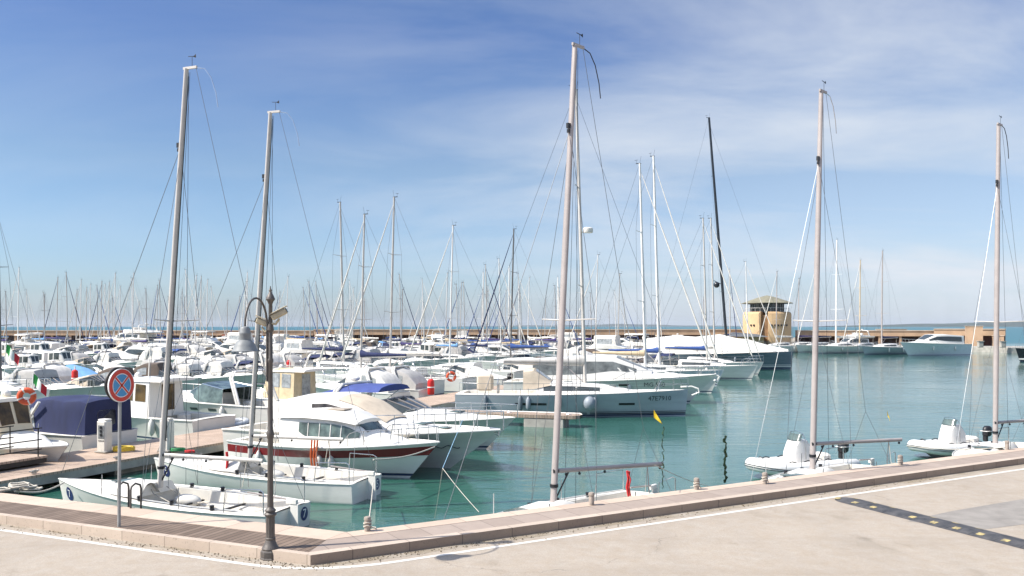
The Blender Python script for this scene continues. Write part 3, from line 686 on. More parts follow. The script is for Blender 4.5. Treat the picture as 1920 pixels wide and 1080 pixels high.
# ------------------------------------------------------------------ the setting
def nodes_mat(name):
    m = bpy.data.materials.new(name); m.use_nodes = True; return m, m.node_tree, m.node_tree.nodes['Principled BSDF']
class NT:
    def __init__(s, t): s.t = t
    def n(s, ty, **k):
        x = s.t.nodes.new(ty)
        for a, b in k.items(): setattr(x, a, b)
        return x
    def l(s, a, b): s.t.links.new(a, b)
    def math(s, op, a, b=None, c=None, clamp=False):
        x = s.n('ShaderNodeMath', operation=op, use_clamp=clamp)
        for i, v in enumerate((a, b, c)):
            if v is None: continue
            if isinstance(v, (int, float)): x.inputs[i].default_value = v
            else: s.l(v, x.inputs[i])
        return x.outputs[0]
    def noise(s, scale, detail=4, rough=.55, vec=None, dist=0):
        x = s.n('ShaderNodeTexNoise'); x.inputs['Scale'].default_value = scale; x.inputs['Detail'].default_value = detail; x.inputs['Roughness'].default_value = rough; x.inputs['Distortion'].default_value = dist
        if vec: s.l(vec, x.inputs['Vector'])
        return x.outputs[0]
    def rng(s, v, a, b, c=0, d=1):
        x = s.n('ShaderNodeMapRange'); s.l(v, x.inputs[0])
        for i, q in enumerate((a, b, c, d)): x.inputs[i + 1].default_value = q
        return x.outputs[0]
    def mix(s, f, a, b, bt='MIX'):
        x = s.n('ShaderNodeMix', data_type='RGBA', blend_type=bt)
        if isinstance(f, (int, float)): x.inputs[0].default_value = f
        else: s.l(f, x.inputs[0])
        for i, v in ((6, a), (7, b)):
            if isinstance(v, tuple): x.inputs[i].default_value = (*v, 1)
            else: s.l(v, x.inputs[i])
        return x.outputs[2]
    def bump(s, h, st, dist, nrm=None):
        x = s.n('ShaderNodeBump'); x.inputs['Strength'].default_value = st; x.inputs['Distance'].default_value = dist; s.l(h, x.inputs['Height'])
        if nrm: s.l(nrm, x.inputs['Normal'])
        return x.outputs[0]
def asphalt():
    m, t, b = nodes_mat('pale_asphalt'); q = NT(t); co = q.n('ShaderNodeTexCoord').outputs['Object']
    big = q.rng(q.noise(.55, 5, .6, co), .35, .7); mid = q.rng(q.noise(4, 6, .65, co), .3, .7); fine = q.rng(q.noise(55, 3, .7, co), .36, .62); grit = q.rng(q.noise(150, 2, .6, co), .35, .65)
    c = q.mix(big, (.35, .275, .195), (.295, .228, .158)); c = q.mix(q.math('MULTIPLY', mid, .45), c, (.46, .42, .37)); c = q.mix(q.math('MULTIPLY', fine, .5), c, (.17, .145, .118)); c = q.mix(q.math('MULTIPLY', grit, .25), c, (.60, .55, .48))
    # faint stains and a few thin cracks
    st = q.rng(q.noise(.9, 6, .7, co, .6), .58, .70, 0, .5); c = q.mix(st, c, (.22, .18, .13))
    mp = q.n('ShaderNodeMapping'); mp.inputs['Rotation'].default_value = (0, 0, radians(62)); mp.inputs['Scale'].default_value = (.9, .16, 1); q.l(co, mp.inputs[0]); tr = q.rng(q.noise(.8, 3, .5, mp.outputs[0]), .52, .66, 0, .16); c = q.mix(tr, c, (.24, .21, .175))
    mp2 = q.n('ShaderNodeMapping'); mp2.inputs['Rotation'].default_value = (0, 0, radians(-30)); mp2.inputs['Scale'].default_value = (.05, 1.1, 1); q.l(co, mp2.inputs[0]); ty = q.rng(q.noise(1.5, 4, .6, mp2.outputs[0]), .5, .72, 0, .30); c = q.mix(ty, c, (.25, .205, .155))
    ol = q.n('ShaderNodeTexVoronoi'); ol.inputs['Scale'].default_value = .55; ol.inputs['Randomness'].default_value = 1; wo = q.n('ShaderNodeMix', data_type='RGBA', blend_type='ADD'); wo.inputs[0].default_value = .25; q.l(co, wo.inputs[6]); no_ = q.n('ShaderNodeTexNoise'); no_.inputs['Scale'].default_value = 6; q.l(co, no_.inputs['Vector']); q.l(no_.outputs[1], wo.inputs[7]); q.l(wo.outputs[2], ol.inputs['Vector'])
    spt = q.math('MULTIPLY', q.rng(ol.outputs['Distance'], .05, .11, .6, 0), q.rng(q.noise(.5, 2, .5, co), .5, .58), clamp=True); c = q.mix(spt, c, (.12, .10, .08))
    v = q.n('ShaderNodeTexVoronoi', feature='DISTANCE_TO_EDGE'); v.inputs['Scale'].default_value = .22
    wv = q.n('ShaderNodeMix', data_type='RGBA', blend_type='ADD'); wv.inputs[0].default_value = .9; q.l(co, wv.inputs[6]); nn = q.n('ShaderNodeTexNoise'); nn.inputs['Scale'].default_value = 1.6; nn.inputs['Detail'].default_value = 6; q.l(co, nn.inputs['Vector']); q.l(nn.outputs[1], wv.inputs[7]); q.l(wv.outputs[2], v.inputs['Vector'])
    cr = q.math('MULTIPLY', q.rng(v.outputs[0], .0, .0035, 1, 0), q.rng(q.noise(.35, 2, .5, co), .52, .6), clamp=True); c = q.mix(q.math('MULTIPLY', cr, .6, clamp=True), c, (.12, .10, .085))
    q.l(c, b.inputs['Base Color']); b.inputs['Roughness'].default_value = .9
    q.l(q.bump(q.math('ADD', fine, grit), .35, .006), b.inputs['Normal']); return m
def stone(name, c1, c2, cw=.9, along=1, joint=.012, spots=.35, rough=.8, off=0.0):
    """stone blocks of length cw along local x, each its own shade, with dark joints and pitting"""
    m, t, b = nodes_mat(name); q = NT(t); co = q.n('ShaderNodeTexCoord').outputs['Object']; sp = q.n('ShaderNodeSeparateXYZ'); q.l(co, sp.inputs[0])
    x = q.math('DIVIDE', q.math('ADD', sp.outputs[0], off), cw); fr = q.math('FRACT', x); fl = q.math('FLOOR', x)
    w = q.n('ShaderNodeTexWhiteNoise', noise_dimensions='1D'); q.l(fl, w.inputs['W'])
    c = q.mix(q.rng(w.outputs[0], 0, 1, 0, 1), c1, c2); c = q.mix(q.rng(q.noise(3, 6, .65, co), .35, .75, 0, .4), c, tuple(a * .68 for a in c1)); c = q.mix(q.rng(q.noise(26, 5, .75, co), .58, .70, 0, spots), c, tuple(a * .3 for a in c1))
    e = q.math('MINIMUM', fr, q.math('SUBTRACT', 1.0, fr)); j = q.rng(e, joint / cw * .4, joint / cw * .9, 1, 0); c = q.mix(q.math('MULTIPLY', j, .7, clamp=True), c, tuple(a * .28 for a in c1))
    q.l(c, b.inputs['Base Color']); b.inputs['Roughness'].default_value = rough; q.l(q.bump(q.noise(40, 5, .7, co), .4, .008), b.inputs['Normal']); return m
def planks(name, c1, c2, w=.125, axis=0, gap=.014, rough=.8):
    m, t, b = nodes_mat(name); q = NT(t); co = q.n('ShaderNodeTexCoord').outputs['Object']; sp = q.n('ShaderNodeSeparateXYZ'); q.l(co, sp.inputs[0])
    x = q.math('DIVIDE', sp.outputs[axis], w); fr = q.math('FRACT', x); wn_ = q.n('ShaderNodeTexWhiteNoise', noise_dimensions='1D'); q.l(q.math('FLOOR', x), wn_.inputs['W'])
    c = q.mix(wn_.outputs[0], c1, c2); mp = q.n('ShaderNodeMapping'); mp.inputs['Scale'].default_value = (40, 2.2, 1) if axis == 0 else (2.2, 40, 1); q.l(co, mp.inputs[0])
    c = q.mix(q.rng(q.noise(1.5, 5, .6, mp.outputs[0]), .35, .7, 0, .5), c, tuple(a * .55 for a in c1)); c = q.mix(q.rng(q.noise(1.3, 4, .6, co), .45, .7, 0, .35), c, tuple(min(1, a * 1.5) for a in c2))
    e = q.math('MINIMUM', fr, q.math('SUBTRACT', 1.0, fr)); j = q.rng(e, gap / w * .4, gap / w * .9, 1, 0); c = q.mix(q.math('MULTIPLY', j, .9, clamp=True), c, (.012, .010, .008))
    q.l(c, b.inputs['Base Color']); b.inputs['Roughness'].default_value = rough; return m

ROAD, TOP = 1.10, 1.26
nL, nR = Vector((.397, .918, 0)).normalized(), Vector((-.5, .866, 0)).normalized(); uL, uR = Vector((-nL.y, nL.x, 0)), Vector((nR.y, -nR.x, 0))
CL, CR = 12.69, 14.54
def corner(a, b, z):
    cl, cr = CL - a, CR - b; det = nL.x * nR.y - nL.y * nR.x
    return Vector(((cl * nR.y - nL.y * cr) / det, (nL.x * cr - nR.x * cl) / det, z))
def strip(name, side, a0, a1, b0, b1, z, m, length=60, thick=.14, parent=None, start=0, riser=None):
    """a raised strip running from the corner along the left (side=-1) or right quay edge, in its own frame (x along the edge)"""
    u, n = (uL, nL) if side < 0 else (uR, nR)
    O = corner(0, 0, 0); c0, c1 = corner(a0, b0, z), corner(a1, b1, z); off0, off1 = (a0, a1) if side < 0 else (b0, b1)
    g_ = 1 if side < 0 else -1; off0, off1 = off0 * g_, off1 * g_
    def loc(p): d = p - O; return (d.dot(u), 0)
    s0, s1 = loc(c0)[0] + start, loc(c1)[0] + start
    mb = MB(); k = 40; top = []; bot = []
    for i in range(k + 1):
        f = (i / k); top.append(((lerp(s0, length, f), off0, z), (lerp(s1, length, f), off1, z))); bot.append(((lerp(s0, length, f), off0, z - thick), (lerp(s1, length, f), off1, z - thick)))
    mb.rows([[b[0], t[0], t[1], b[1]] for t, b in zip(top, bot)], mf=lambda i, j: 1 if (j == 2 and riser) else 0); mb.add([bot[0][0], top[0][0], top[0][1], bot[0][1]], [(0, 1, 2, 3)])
    if side < 0: ang = atan2(u.y, u.x)
    else: ang = atan2(u.y, u.x)
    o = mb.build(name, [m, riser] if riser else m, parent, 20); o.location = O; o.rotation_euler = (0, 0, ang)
    return o
# left frame: x along uL, y must point to the road: uL rotated +90 deg is -nL (towards the road); right frame is mirrored
PINK = stone('coping_stone', (.47, .36, .275), (.54, .425, .33), 1.1); PINK2 = stone('kerb_stone', (.50, .405, .32), (.44, .35, .275), 1.0, spots=.85, off=.3)
PAVE = stone('paving_stone', (.30, .235, .19), (.345, .275, .225), .62, joint=.01, spots=.15)
WOODQ = planks('weathered_planks', (.13, .088, .060), (.21, .15, .108), .135, 0)
WOODP = planks('pontoon_planks', (.40, .29, .21), (.47, .355, .27), .14, 1, .01)
CONC = mat('concrete', (.40, .375, .33), .85, var=.18, scale=1.5, bump=.3, bscale=12, detail=8)
CONCD = mat('quay_concrete', (.20, .18, .15), .9, var=.3, scale=1.2, bump=.4, bscale=8, detail=8)
st = lambda o: tag(o, kind='structure')
st(strip('boardwalk_coping', -1, 0, .60, 0, .36, TOP + .004, PINK)); st(strip('boardwalk', -1, .604, 1.38, .364, 1.0, TOP, WOODQ)); st(strip('kerb', -1, 1.384, 1.52, 1.004, 1.2, TOP + .006, PINK2, thick=.3))
st(strip('footpath_coping', 1, 0, .60, 0, .36, TOP + .003, PINK)); st(strip('footpath', 1, .604, 1.38, .364, 1.0, TOP - .002, PAVE)); st(strip('kerb_right', 1, 1.384, 1.52, 1.004, 1.2, TOP + .005, PINK2, thick=.3, riser=stone('kerb_face_shade', (.30, .22, .165), (.36, .27, .20), 1.0, spots=.8, off=.3)))  # right riser stone darkened to paint in its shade; the spots are stains
# quay body under the strips
mb = MB(); A, B_, C_ = corner(.02, .02, 0) + uL * 70, corner(.02, .02, 0), corner(.02, .02, 0) + uR * 90
for z0, z1 in ((-1.5, TOP - .13),): mb.add([(p.x, p.y, z) for p in (A, B_, C_) for z in (z0, z1)], [(0, 1, 3, 2), (2, 3, 5, 4)])
ins = [corner(1.3, 1.0, 0) + uL * 70, corner(1.3, 1.0, 0), corner(1.3, 1.0, 0) + uR * 90]
mb.add([(p.x, p.y, TOP - .13) for p in (A, B_, C_)] + [(p.x, p.y, TOP - .13) for p in ins], [(0, 1, 4, 3), (1, 2, 5, 4)]); st(mb.build('quay', CONCD))
# road sheet
mb = MB(); a, b, c = corner(1.25, .95, ROAD) + uL * 70, corner(1.25, .95, ROAD), corner(1.25, .95, ROAD) + uR * 90
g = []
mb.add([a, b, c, (c.x, -60, ROAD), (b.x, -60, ROAD), (a.x, -60, ROAD)], [(0, 1, 4, 5), (1, 2, 3, 4)]); st(mb.build('road', asphalt()))
LINE = mat('road_paint_white', (.60, .565, .50), .75, var=.1, scale=9, col2=(.44, .39, .33), lo=.56, hi=.72, bump=.2)
mb = MB(); z = ROAD + .004
def ipt(a, b, z): return corner(a, b, z)
o0, o1 = ipt(1.52 + .29, 1.2 + .42, z), ipt(1.52 + .40, 1.2 + .53, z)
# rounded inside the bend
L0, L1, R0, R1 = o0 + uL * 60, o1 + uL * 60, o0 + uR * 80, o1 + uR * 80
def bend(o, r=1.3):
    a, b = o + uL * r, o + uR * r; return [a * (1 - k) ** 2 + o * 2 * k * (1 - k) + b * k * k for k in [i / 8 for i in range(9)]]
row0, row1 = [L0] + bend(o0) + [R0], [L1] + bend(o1) + [R1]
mb.rows([row0, row1]); st(mb.build('road_edge_line', LINE))
# dirt and gravel gathered along the kerb
def gutter():
    m, t, b = nodes_mat('kerb_dirt'); q = NT(t); co = q.n('ShaderNodeTexCoord').outputs['Object']; f = q.rng(q.noise(60, 4, .8, co), .4, .62)
    c = q.mix(f, (.36, .30, .22), (.17, .135, .095)); c = q.mix(q.rng(q.noise(1.2, 5, .6, co), .4, .62, 0, .7), c, (.42, .37, .31)); q.l(c, b.inputs['Base Color']); b.inputs['Roughness'].default_value = .95; q.l(q.bump(f, .6, .01), b.inputs['Normal']); return m
mb = MB(); z = ROAD + .0022; r = random.Random(3)
i0, i1 = ipt(1.50, 1.18, z), ipt(1.56, 1.3, z)
rowa = [i0 + uL * 30 * (1 - k / 30) for k in range(31)] + [i0 + uR * 1.5 * k for k in range(1, 25)]
rowb = [i1 + uL * 30 * (1 - k / 30) - nL * (r.random() * .1 + .02) for k in range(31)] + [i1 + uR * 1.5 * k - nR * (r.random() * .16 + .01) for k in range(1, 25)]
mb.rows([rowa, rowb]); st(mb.build('road_gutter', gutter()))
# loose grit along the kerb
mb = MB()
for k in range(900):
    s_ = r.random() ** 1.5 * 16 * r.choice((-1, 1)); side = nL if s_ < 0 else nR; base = (ipt(1.56, 1.24, ROAD + .006) + (uL * -s_ if s_ < 0 else uR * s_)) - side * abs(r.gauss(.05, .14)); a = .006 + r.random() * .012
    mb.add([base + Vector((a, 0, 0)), base + Vector((0, a, 0)), base + Vector((-a, 0, 0)), base + Vector((0, -a, 0)), base + Vector((0, 0, a))], [(0, 1, 4), (1, 2, 4), (2, 3, 4), (3, 0, 4)])
tag(mb.build('grit', mat('grit_brown', (.22, .17, .11), .95, var=.4, scale=60)), 'scattered brown grit and leaf litter along the foot of the kerb', 'grit', kind='stuff')
# darker asphalt repair
p = [P(1700, 977, ROAD + .003), P(1785, 958, ROAD + .003), P(2100, 905, ROAD + .003), P(2100, 960, ROAD + .003), P(1850, 992, ROAD + .003)]
mb = MB(); mb.add(p, [(0, 1, 2, 3, 4)]); st(mb.build('road_patch', mat('asphalt_repair', (.27, .245, .215), .9, var=.12, scale=3, bump=.3, bscale=150)))

# water
def water():
    m, t, b = nodes_mat('harbour_water'); q = NT(t); co = q.n('ShaderNodeTexCoord').outputs['Object']
    mp = q.n('ShaderNodeMapping'); mp.inputs['Rotation'].default_value = (0, 0, radians(12)); mp.inputs['Scale'].default_value = (.55, 1.6, 1); q.l(co, mp.inputs[0])
    a = q.noise(1.1, 5, .55, mp.outputs[0], .6); c = q.noise(5.5, 4, .6, mp.outputs[0], .3); big = q.rng(q.noise(.06, 3, .5, co), .4, .65)
    deep = q.rng(q.noise(.02, 3, .5, co), .35, .65)
    col = q.mix(deep, (.026, .10, .073), (.034, .118, .092))
    # the open sea beyond the breakwater is bluer
    sp = q.n('ShaderNodeSeparateXYZ'); q.l(co, sp.inputs[0]); col = q.mix(q.rng(sp.outputs[1], 195, 260), col, (.020, .115, .135))
    q.l(q.rng(sp.outputs[1], 195, 260, .04, .38), b.inputs['Roughness']); q.l(col, b.inputs['Base Color']); b.inputs['IOR'].default_value = 1.62
    amp = q.math('MULTIPLY_ADD', big, .55, .45)
    sl = q.noise(.35, 2, .5, mp.outputs[0], .4); h = q.math('ADD', q.math('ADD', q.math('MULTIPLY', a, .55), q.math('MULTIPLY', c, .13)), q.math('MULTIPLY', sl, .9))
    q.l(q.bump(q.math('MULTIPLY', h, amp), .55, .085), b.inputs['Normal']); return m
mb = MB(); mb.add([(-20000, -200, 0), (20000, -200, 0), (20000, 22400, 0), (-20000, 22400, 0)], [(0, 1, 2, 3)]); st(mb.build('water', water()))

# far coast on the right and faint hills along the horizon
def ridge(name, px0, px1, Y, hf, m, n=60, dep=1500):
    rows = []
    for i in range(n + 1):
        k = i / n; px = lerp(px0, px1, k); hh = hf(k) * Y / F; x = (px - 960) / F * Y
        rows.append([(x, Y - dep * .2, -1), (x, Y, hh * .6), (x * 1.03, Y + dep * .3, hh), (x * 1.08, Y + dep, -1)])
    mb = MB(); mb.rows(rows); return st(mb.build(name, m, ang=80))
HILL = mat('far_hills', (.05, .075, .06), .95, var=.3, scale=.002, detail=8)
rr = random.Random(5); ph = [rr.random() * 6 for _ in range(8)]
nzf = lambda k: .5 + .25 * sin(7 * k + ph[0]) + .15 * sin(17 * k + ph[1]) + .1 * sin(41 * k + ph[2])
ridge('far_coast', 1560, 2300, 9000, lambda k: max(.3, (2 + 12 * min(1, k * 1.6)) * (.7 + .45 * nzf(k))), HILL)
ridge('far_hills', 860, 1420, 16000, lambda k: 1 + 5 * sin(pi * k) * nzf(k), HILL, dep=3000)

# breakwater: parapet wall with a dark arcade of lockers on its quay
TAN = mat('breakwater_render', (.50, .335, .21), .85, var=.14, scale=.5, bump=.2, bscale=6, detail=8); TANL = mat('breakwater_cap', (.56, .44, .33), .85, var=.12, scale=.5)
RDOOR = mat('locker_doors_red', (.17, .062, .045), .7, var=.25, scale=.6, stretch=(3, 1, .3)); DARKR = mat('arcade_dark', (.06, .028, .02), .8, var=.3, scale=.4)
def wallpiece(label, x0, x1, y0, y1, zt, zc, posts, doors, step=4.2, name='breakwater_wall'):
    root = empty(name, ((x0 + x1) / 2, (y0 + y1) / 2, 1.0), 0, label, 'wall'); a = Vector((x0, y0, 0)); b = Vector((x1, y1, 0)); d = (b - a).normalized(); n = Vector((-d.y, d.x, 0)); Ln = (b - a).length; ang = atan2(d.y, d.x)
    T = Matrix.Translation(a - Vector(root.location)) @ Matrix.Rotation(ang, 4, 'Z')
    mb = MB(); mb.box((Ln / 2, 1.9, (zt) / 2), (Ln, .5, zt), M=T); mb.box((Ln / 2, .8, zc + (zt - zc) / 2), (Ln, 1.696, zt - zc), M=T); mb.build('parapet', TAN, root, 20)
    mb = MB(); mb.box((Ln / 2, .95, zt + .09), (Ln + .1, 2.3, .17), M=T); mb.build('coping', TANL, root, 20)
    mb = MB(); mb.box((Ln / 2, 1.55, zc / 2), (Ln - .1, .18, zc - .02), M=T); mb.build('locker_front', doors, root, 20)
    if posts:
        mb = MB(); k = 0
        while k * step < Ln: mb.box((k * step + .25, .35, zc / 2), (.42, .42, zc - .01), M=T); k += 1
        mb.build('pillar', TAN, root, 20)
    return root
wallpiece('long low breakwater wall with dark arcade behind the far left boats', -210, -45, 196, 193, 3.85, 2.85, True, DARKR)
wallpiece('tan breakwater parapet with dark openings behind the central masts', -44.8, 52, 192.8, 190, 4.1, 3.0, True, DARKR, 5.5)
wallpiece('tan breakwater wall running right of the control tower', 62, 92, 186, 180, 3.9, 2.8, True, DARKR)
wallpiece('higher tan wall with red locker doors behind the white motor yacht', 88, 99.5, 178, 172, 4.25, 3.0, False, RDOOR, name='locker_building')
e_ = empty('end_block', D(1826, 171, 1.0), radians(-25), 'square tan block ending the breakwater beside the open sea', 'building'); mb = MB(); mb.box((0, 0, 1.95), (3.0, 3.0, 3.9)); mb.box((4.2, 0, 1.0), (1.9, 2.4, 2.0)); mb.build('wall', TAN, e_, 20); mb = MB(); mb.box((0, 0, 3.95), (3.2, 3.2, .1)); mb.box((4.2, 0, 2.05), (2.1, 2.6, .1)); mb.build('coping', TANL, e_, 20)
# quays of the far side
mb = MB()
def slab(mb, pts, z0, z1):
    n = len(pts); mb.add([(p[0], p[1], z1) for p in pts] + [(p[0], p[1], z0) for p in pts], [tuple(range(n))] + [(i, n + i, n + (i + 1) % n, (i + 1) % n) for i in range(n)])
slab(mb, [(-215, 184), (52, 180), (60, 174), (88, 166), (92, 157), (250, 152), (250, 163), (100, 168), (94, 176), (60, 192), (-215, 199)], -1, 1.0); st(mb.build('breakwater_quay', CONC, ang=20))
ROCK = mat('breakwater_rock', (.30, .27, .23), .95, var=.3, scale=.6, bump=.8, bscale=3)
mb = MB(); r = random.Random(8)
for k in range(260):
    x = lerp(-215, 95, r.random()); y = 200 - (x > 50) * (x - 50) * .35 + r.random() * 5; s_ = .8 + r.random() * 1.4; mb.sphere((x, y, .4 + r.random() * .8), s_, 4, sc=(1.2, 1, .7))
tag(mb.build('rock_armour', ROCK, ang=10), 'heap of grey armour rocks on the sea side of the breakwater', 'rocks', kind='stuff')
for px_, Y, c in ((1838, 158, 0), (1880, 157, 1)):
    o = empty('mooring_block', D(px_, Y, 1.0), 0, ('pale concrete block on the far quay, nearer the locker building', 'pale concrete block on the far quay, nearer the black bow')[c], 'bollard', 'concrete blocks on the far quay'); mb = MB(); mb.box((0, 0, .55), (.9, .7, 1.1), bev=.08); mb.box((0, 0, 1.15), (1.1, .9, .12), bev=.03); mb.build('block', CONC, o, 30)

# control tower
def tower():
    Yt = 183; c = D(1438, Yt, 0); root = empty('control_tower', (c.x, c.y, 1.0), 0, 'round sand coloured harbour control tower with glazed lookout and hipped roof', 'tower')
    TW = mat('tower_render', (.58, .39, .21), .85, var=.1, scale=.6, bump=.15, bscale=6, detail=8); Rr = 5.0; n = 64; z1 = 7.0
    def arc(a0, a1, r_in, name):
        mb = MB(); pr = [(Rr, 0), (Rr, z1 - .5), (Rr - .12, z1 - .2), (Rr - .45, z1), (r_in, z1)]; k = 40; rows = []
        for i in range(k + 1):
            a = radians(lerp(a0, a1, i / k)); rows.append([(r * cos(a), r * sin(a), z) for r, z in pr])
        mb.rows(rows)
        for a in (a0, a1): a = radians(a); mb.add([(r * cos(a), r * sin(a), z) for r, z in pr] + [(r_in * cos(a), r_in * sin(a), 0)], [tuple(range(6))])
        return mb.build(name, TW, root, 40)
    w1 = arc(-104, 30, 2.5, 'drum_wall'); w2 = arc(-225, -122, 2.5, 'drum_wall'); arc(32, 133, 2.5, 'drum_wall')
    mb = MB(); mb.lathe([(4.3, 0), (4.3, z1 - .7)], n=32); mb.build('stair_recess', mat('recess_brown', (.30, .17, .08), .8, var=.2, scale=.8), root)
    for w, lst in ((w1, (-96, -88, -80, -72, -64, -55)), (w2, (-146, -138))):
        for a in lst:
            mb = MB(); a = radians(a); mb.box(((Rr + .0) * cos(a), (Rr + .0) * sin(a), 4.15), (.34, .34, .34), rz=a); mb.build('porthole', BLACK, w)
    # lookout
    m8 = 12; rg = 3.55; zt = 8.75
    mb = MB(); mb.lathe([(rg - .1, z1 - .1), (rg - .1, zt)], n=m8); gl = mb.build('lookout_glazing', GLASS, root, 10)
    mb = MB()
    for k in range(m8 * 2):
        a = 2 * pi * k / (m8 * 2); rr_ = (rg - .02) * (1 if k % 2 == 0 else cos(pi / m8)); mb.box((rr_ * cos(a), rr_ * sin(a), (z1 + zt) / 2), (.1, .13, zt - z1), rz=a)
    mb.lathe([(rg + .05, z1 + .02), (rg + .05, z1 + .25)], n=m8); mb.build('mullion', mat('mullion_grey', (.10, .11, .12), .5), gl)
    mb = MB(); mb.lathe([(5.35, zt + .02), (5.4, zt + .12), (4.9, zt + .30), (1.9, zt + 1.35), (.3, zt + 1.75), (.05, zt + 1.8)], n=8, M=Matrix.Rotation(radians(22.5), 4, 'Z')); mb.build('roof', mat('roof_copper', (.24, .22, .15), .75, var=.15, scale=.8), root, 12)
    mb = MB(); mb.lathe([(3.9, zt - .1), (5.3, zt + .01)], n=8, M=Matrix.Rotation(radians(22.5), 4, 'Z')); mb.build('eaves', BLACK, root)
    mb = MB()
    for k in range(26):
        a = 2 * pi * k / 26; mb.tube([(4.5 * cos(a), 4.5 * sin(a), z1), (4.5 * cos(a), 4.5 * sin(a), z1 + .8)], .03, 4)
    mb.tube([(4.5 * cos(a), 4.5 * sin(a), z1 + .8) for a in [2 * pi * k / 40 for k in range(41)]], .035, 4); mb.build('balustrade', ALUW, root)
    e = empty('low_hut', D(1400, 178, 1.0), 0, 'low grey roofed hut at the left foot of the control tower', 'hut'); mb = MB(); mb.box((0, 0, .9), (6, 4, 1.8)); mb.build('wall', TW, e); mb = MB(); mb.add([(-4, -3, 1.85), (4, -3, 1.7), (4, 3, 1.7), (-4, 3, 1.85), (-3, 0, 2.7), (2.2, 0, 2.3)], [(0, 1, 5, 4), (1, 2, 5), (2, 3, 4, 5), (3, 0, 4)]); mb.build('roof', mat('roof_grey', (.12, .13, .14), .7), e, 10)
tower()
# two far sheds
def shed(px, Y, w, hgt, m, label, dep=4):
    e = empty('harbour_shed', D(px, Y, 1.0), 0, label, 'shed'); mb = MB(); mb.box((0, 0, hgt / 2), (w, dep, hgt)); mb.build('wall', m, e); mb = MB(); mb.box((0, 0, hgt + .06), (w + .4, dep + .4, .12)); mb.box((0, -dep / 2 - .3, hgt * .62), (w * .9, .6, .08)); mb.build('roof', TANL, e)
    mb = MB()
    for k in (-.3, 0, .3): mb.box((k * w, -dep / 2 - .01, hgt * .4), (w * .2, .06, hgt * .55))
    mb.build('window', GLASS, e)
shed(446, 188, 5.6, 2.2, mat('shed_orange', (.72, .17, .06), .7, var=.15, scale=.7), 'small bright orange kiosk on the breakwater behind the street lamp')
shed(645, 188, 3.4, 3.0, mat('shed_white', (.72, .68, .58), .7, var=.1, scale=.7), 'pale boxy cabin on the breakwater left of the central masts')
shed(771, 199, 2.6, 2.9, TAN, 'small tan turret on the breakwater near the tall slim mast')
shed(1671, 192, 5.0, 3.2, TAN, 'low tan hut on top of the wall behind the right hand yachts')
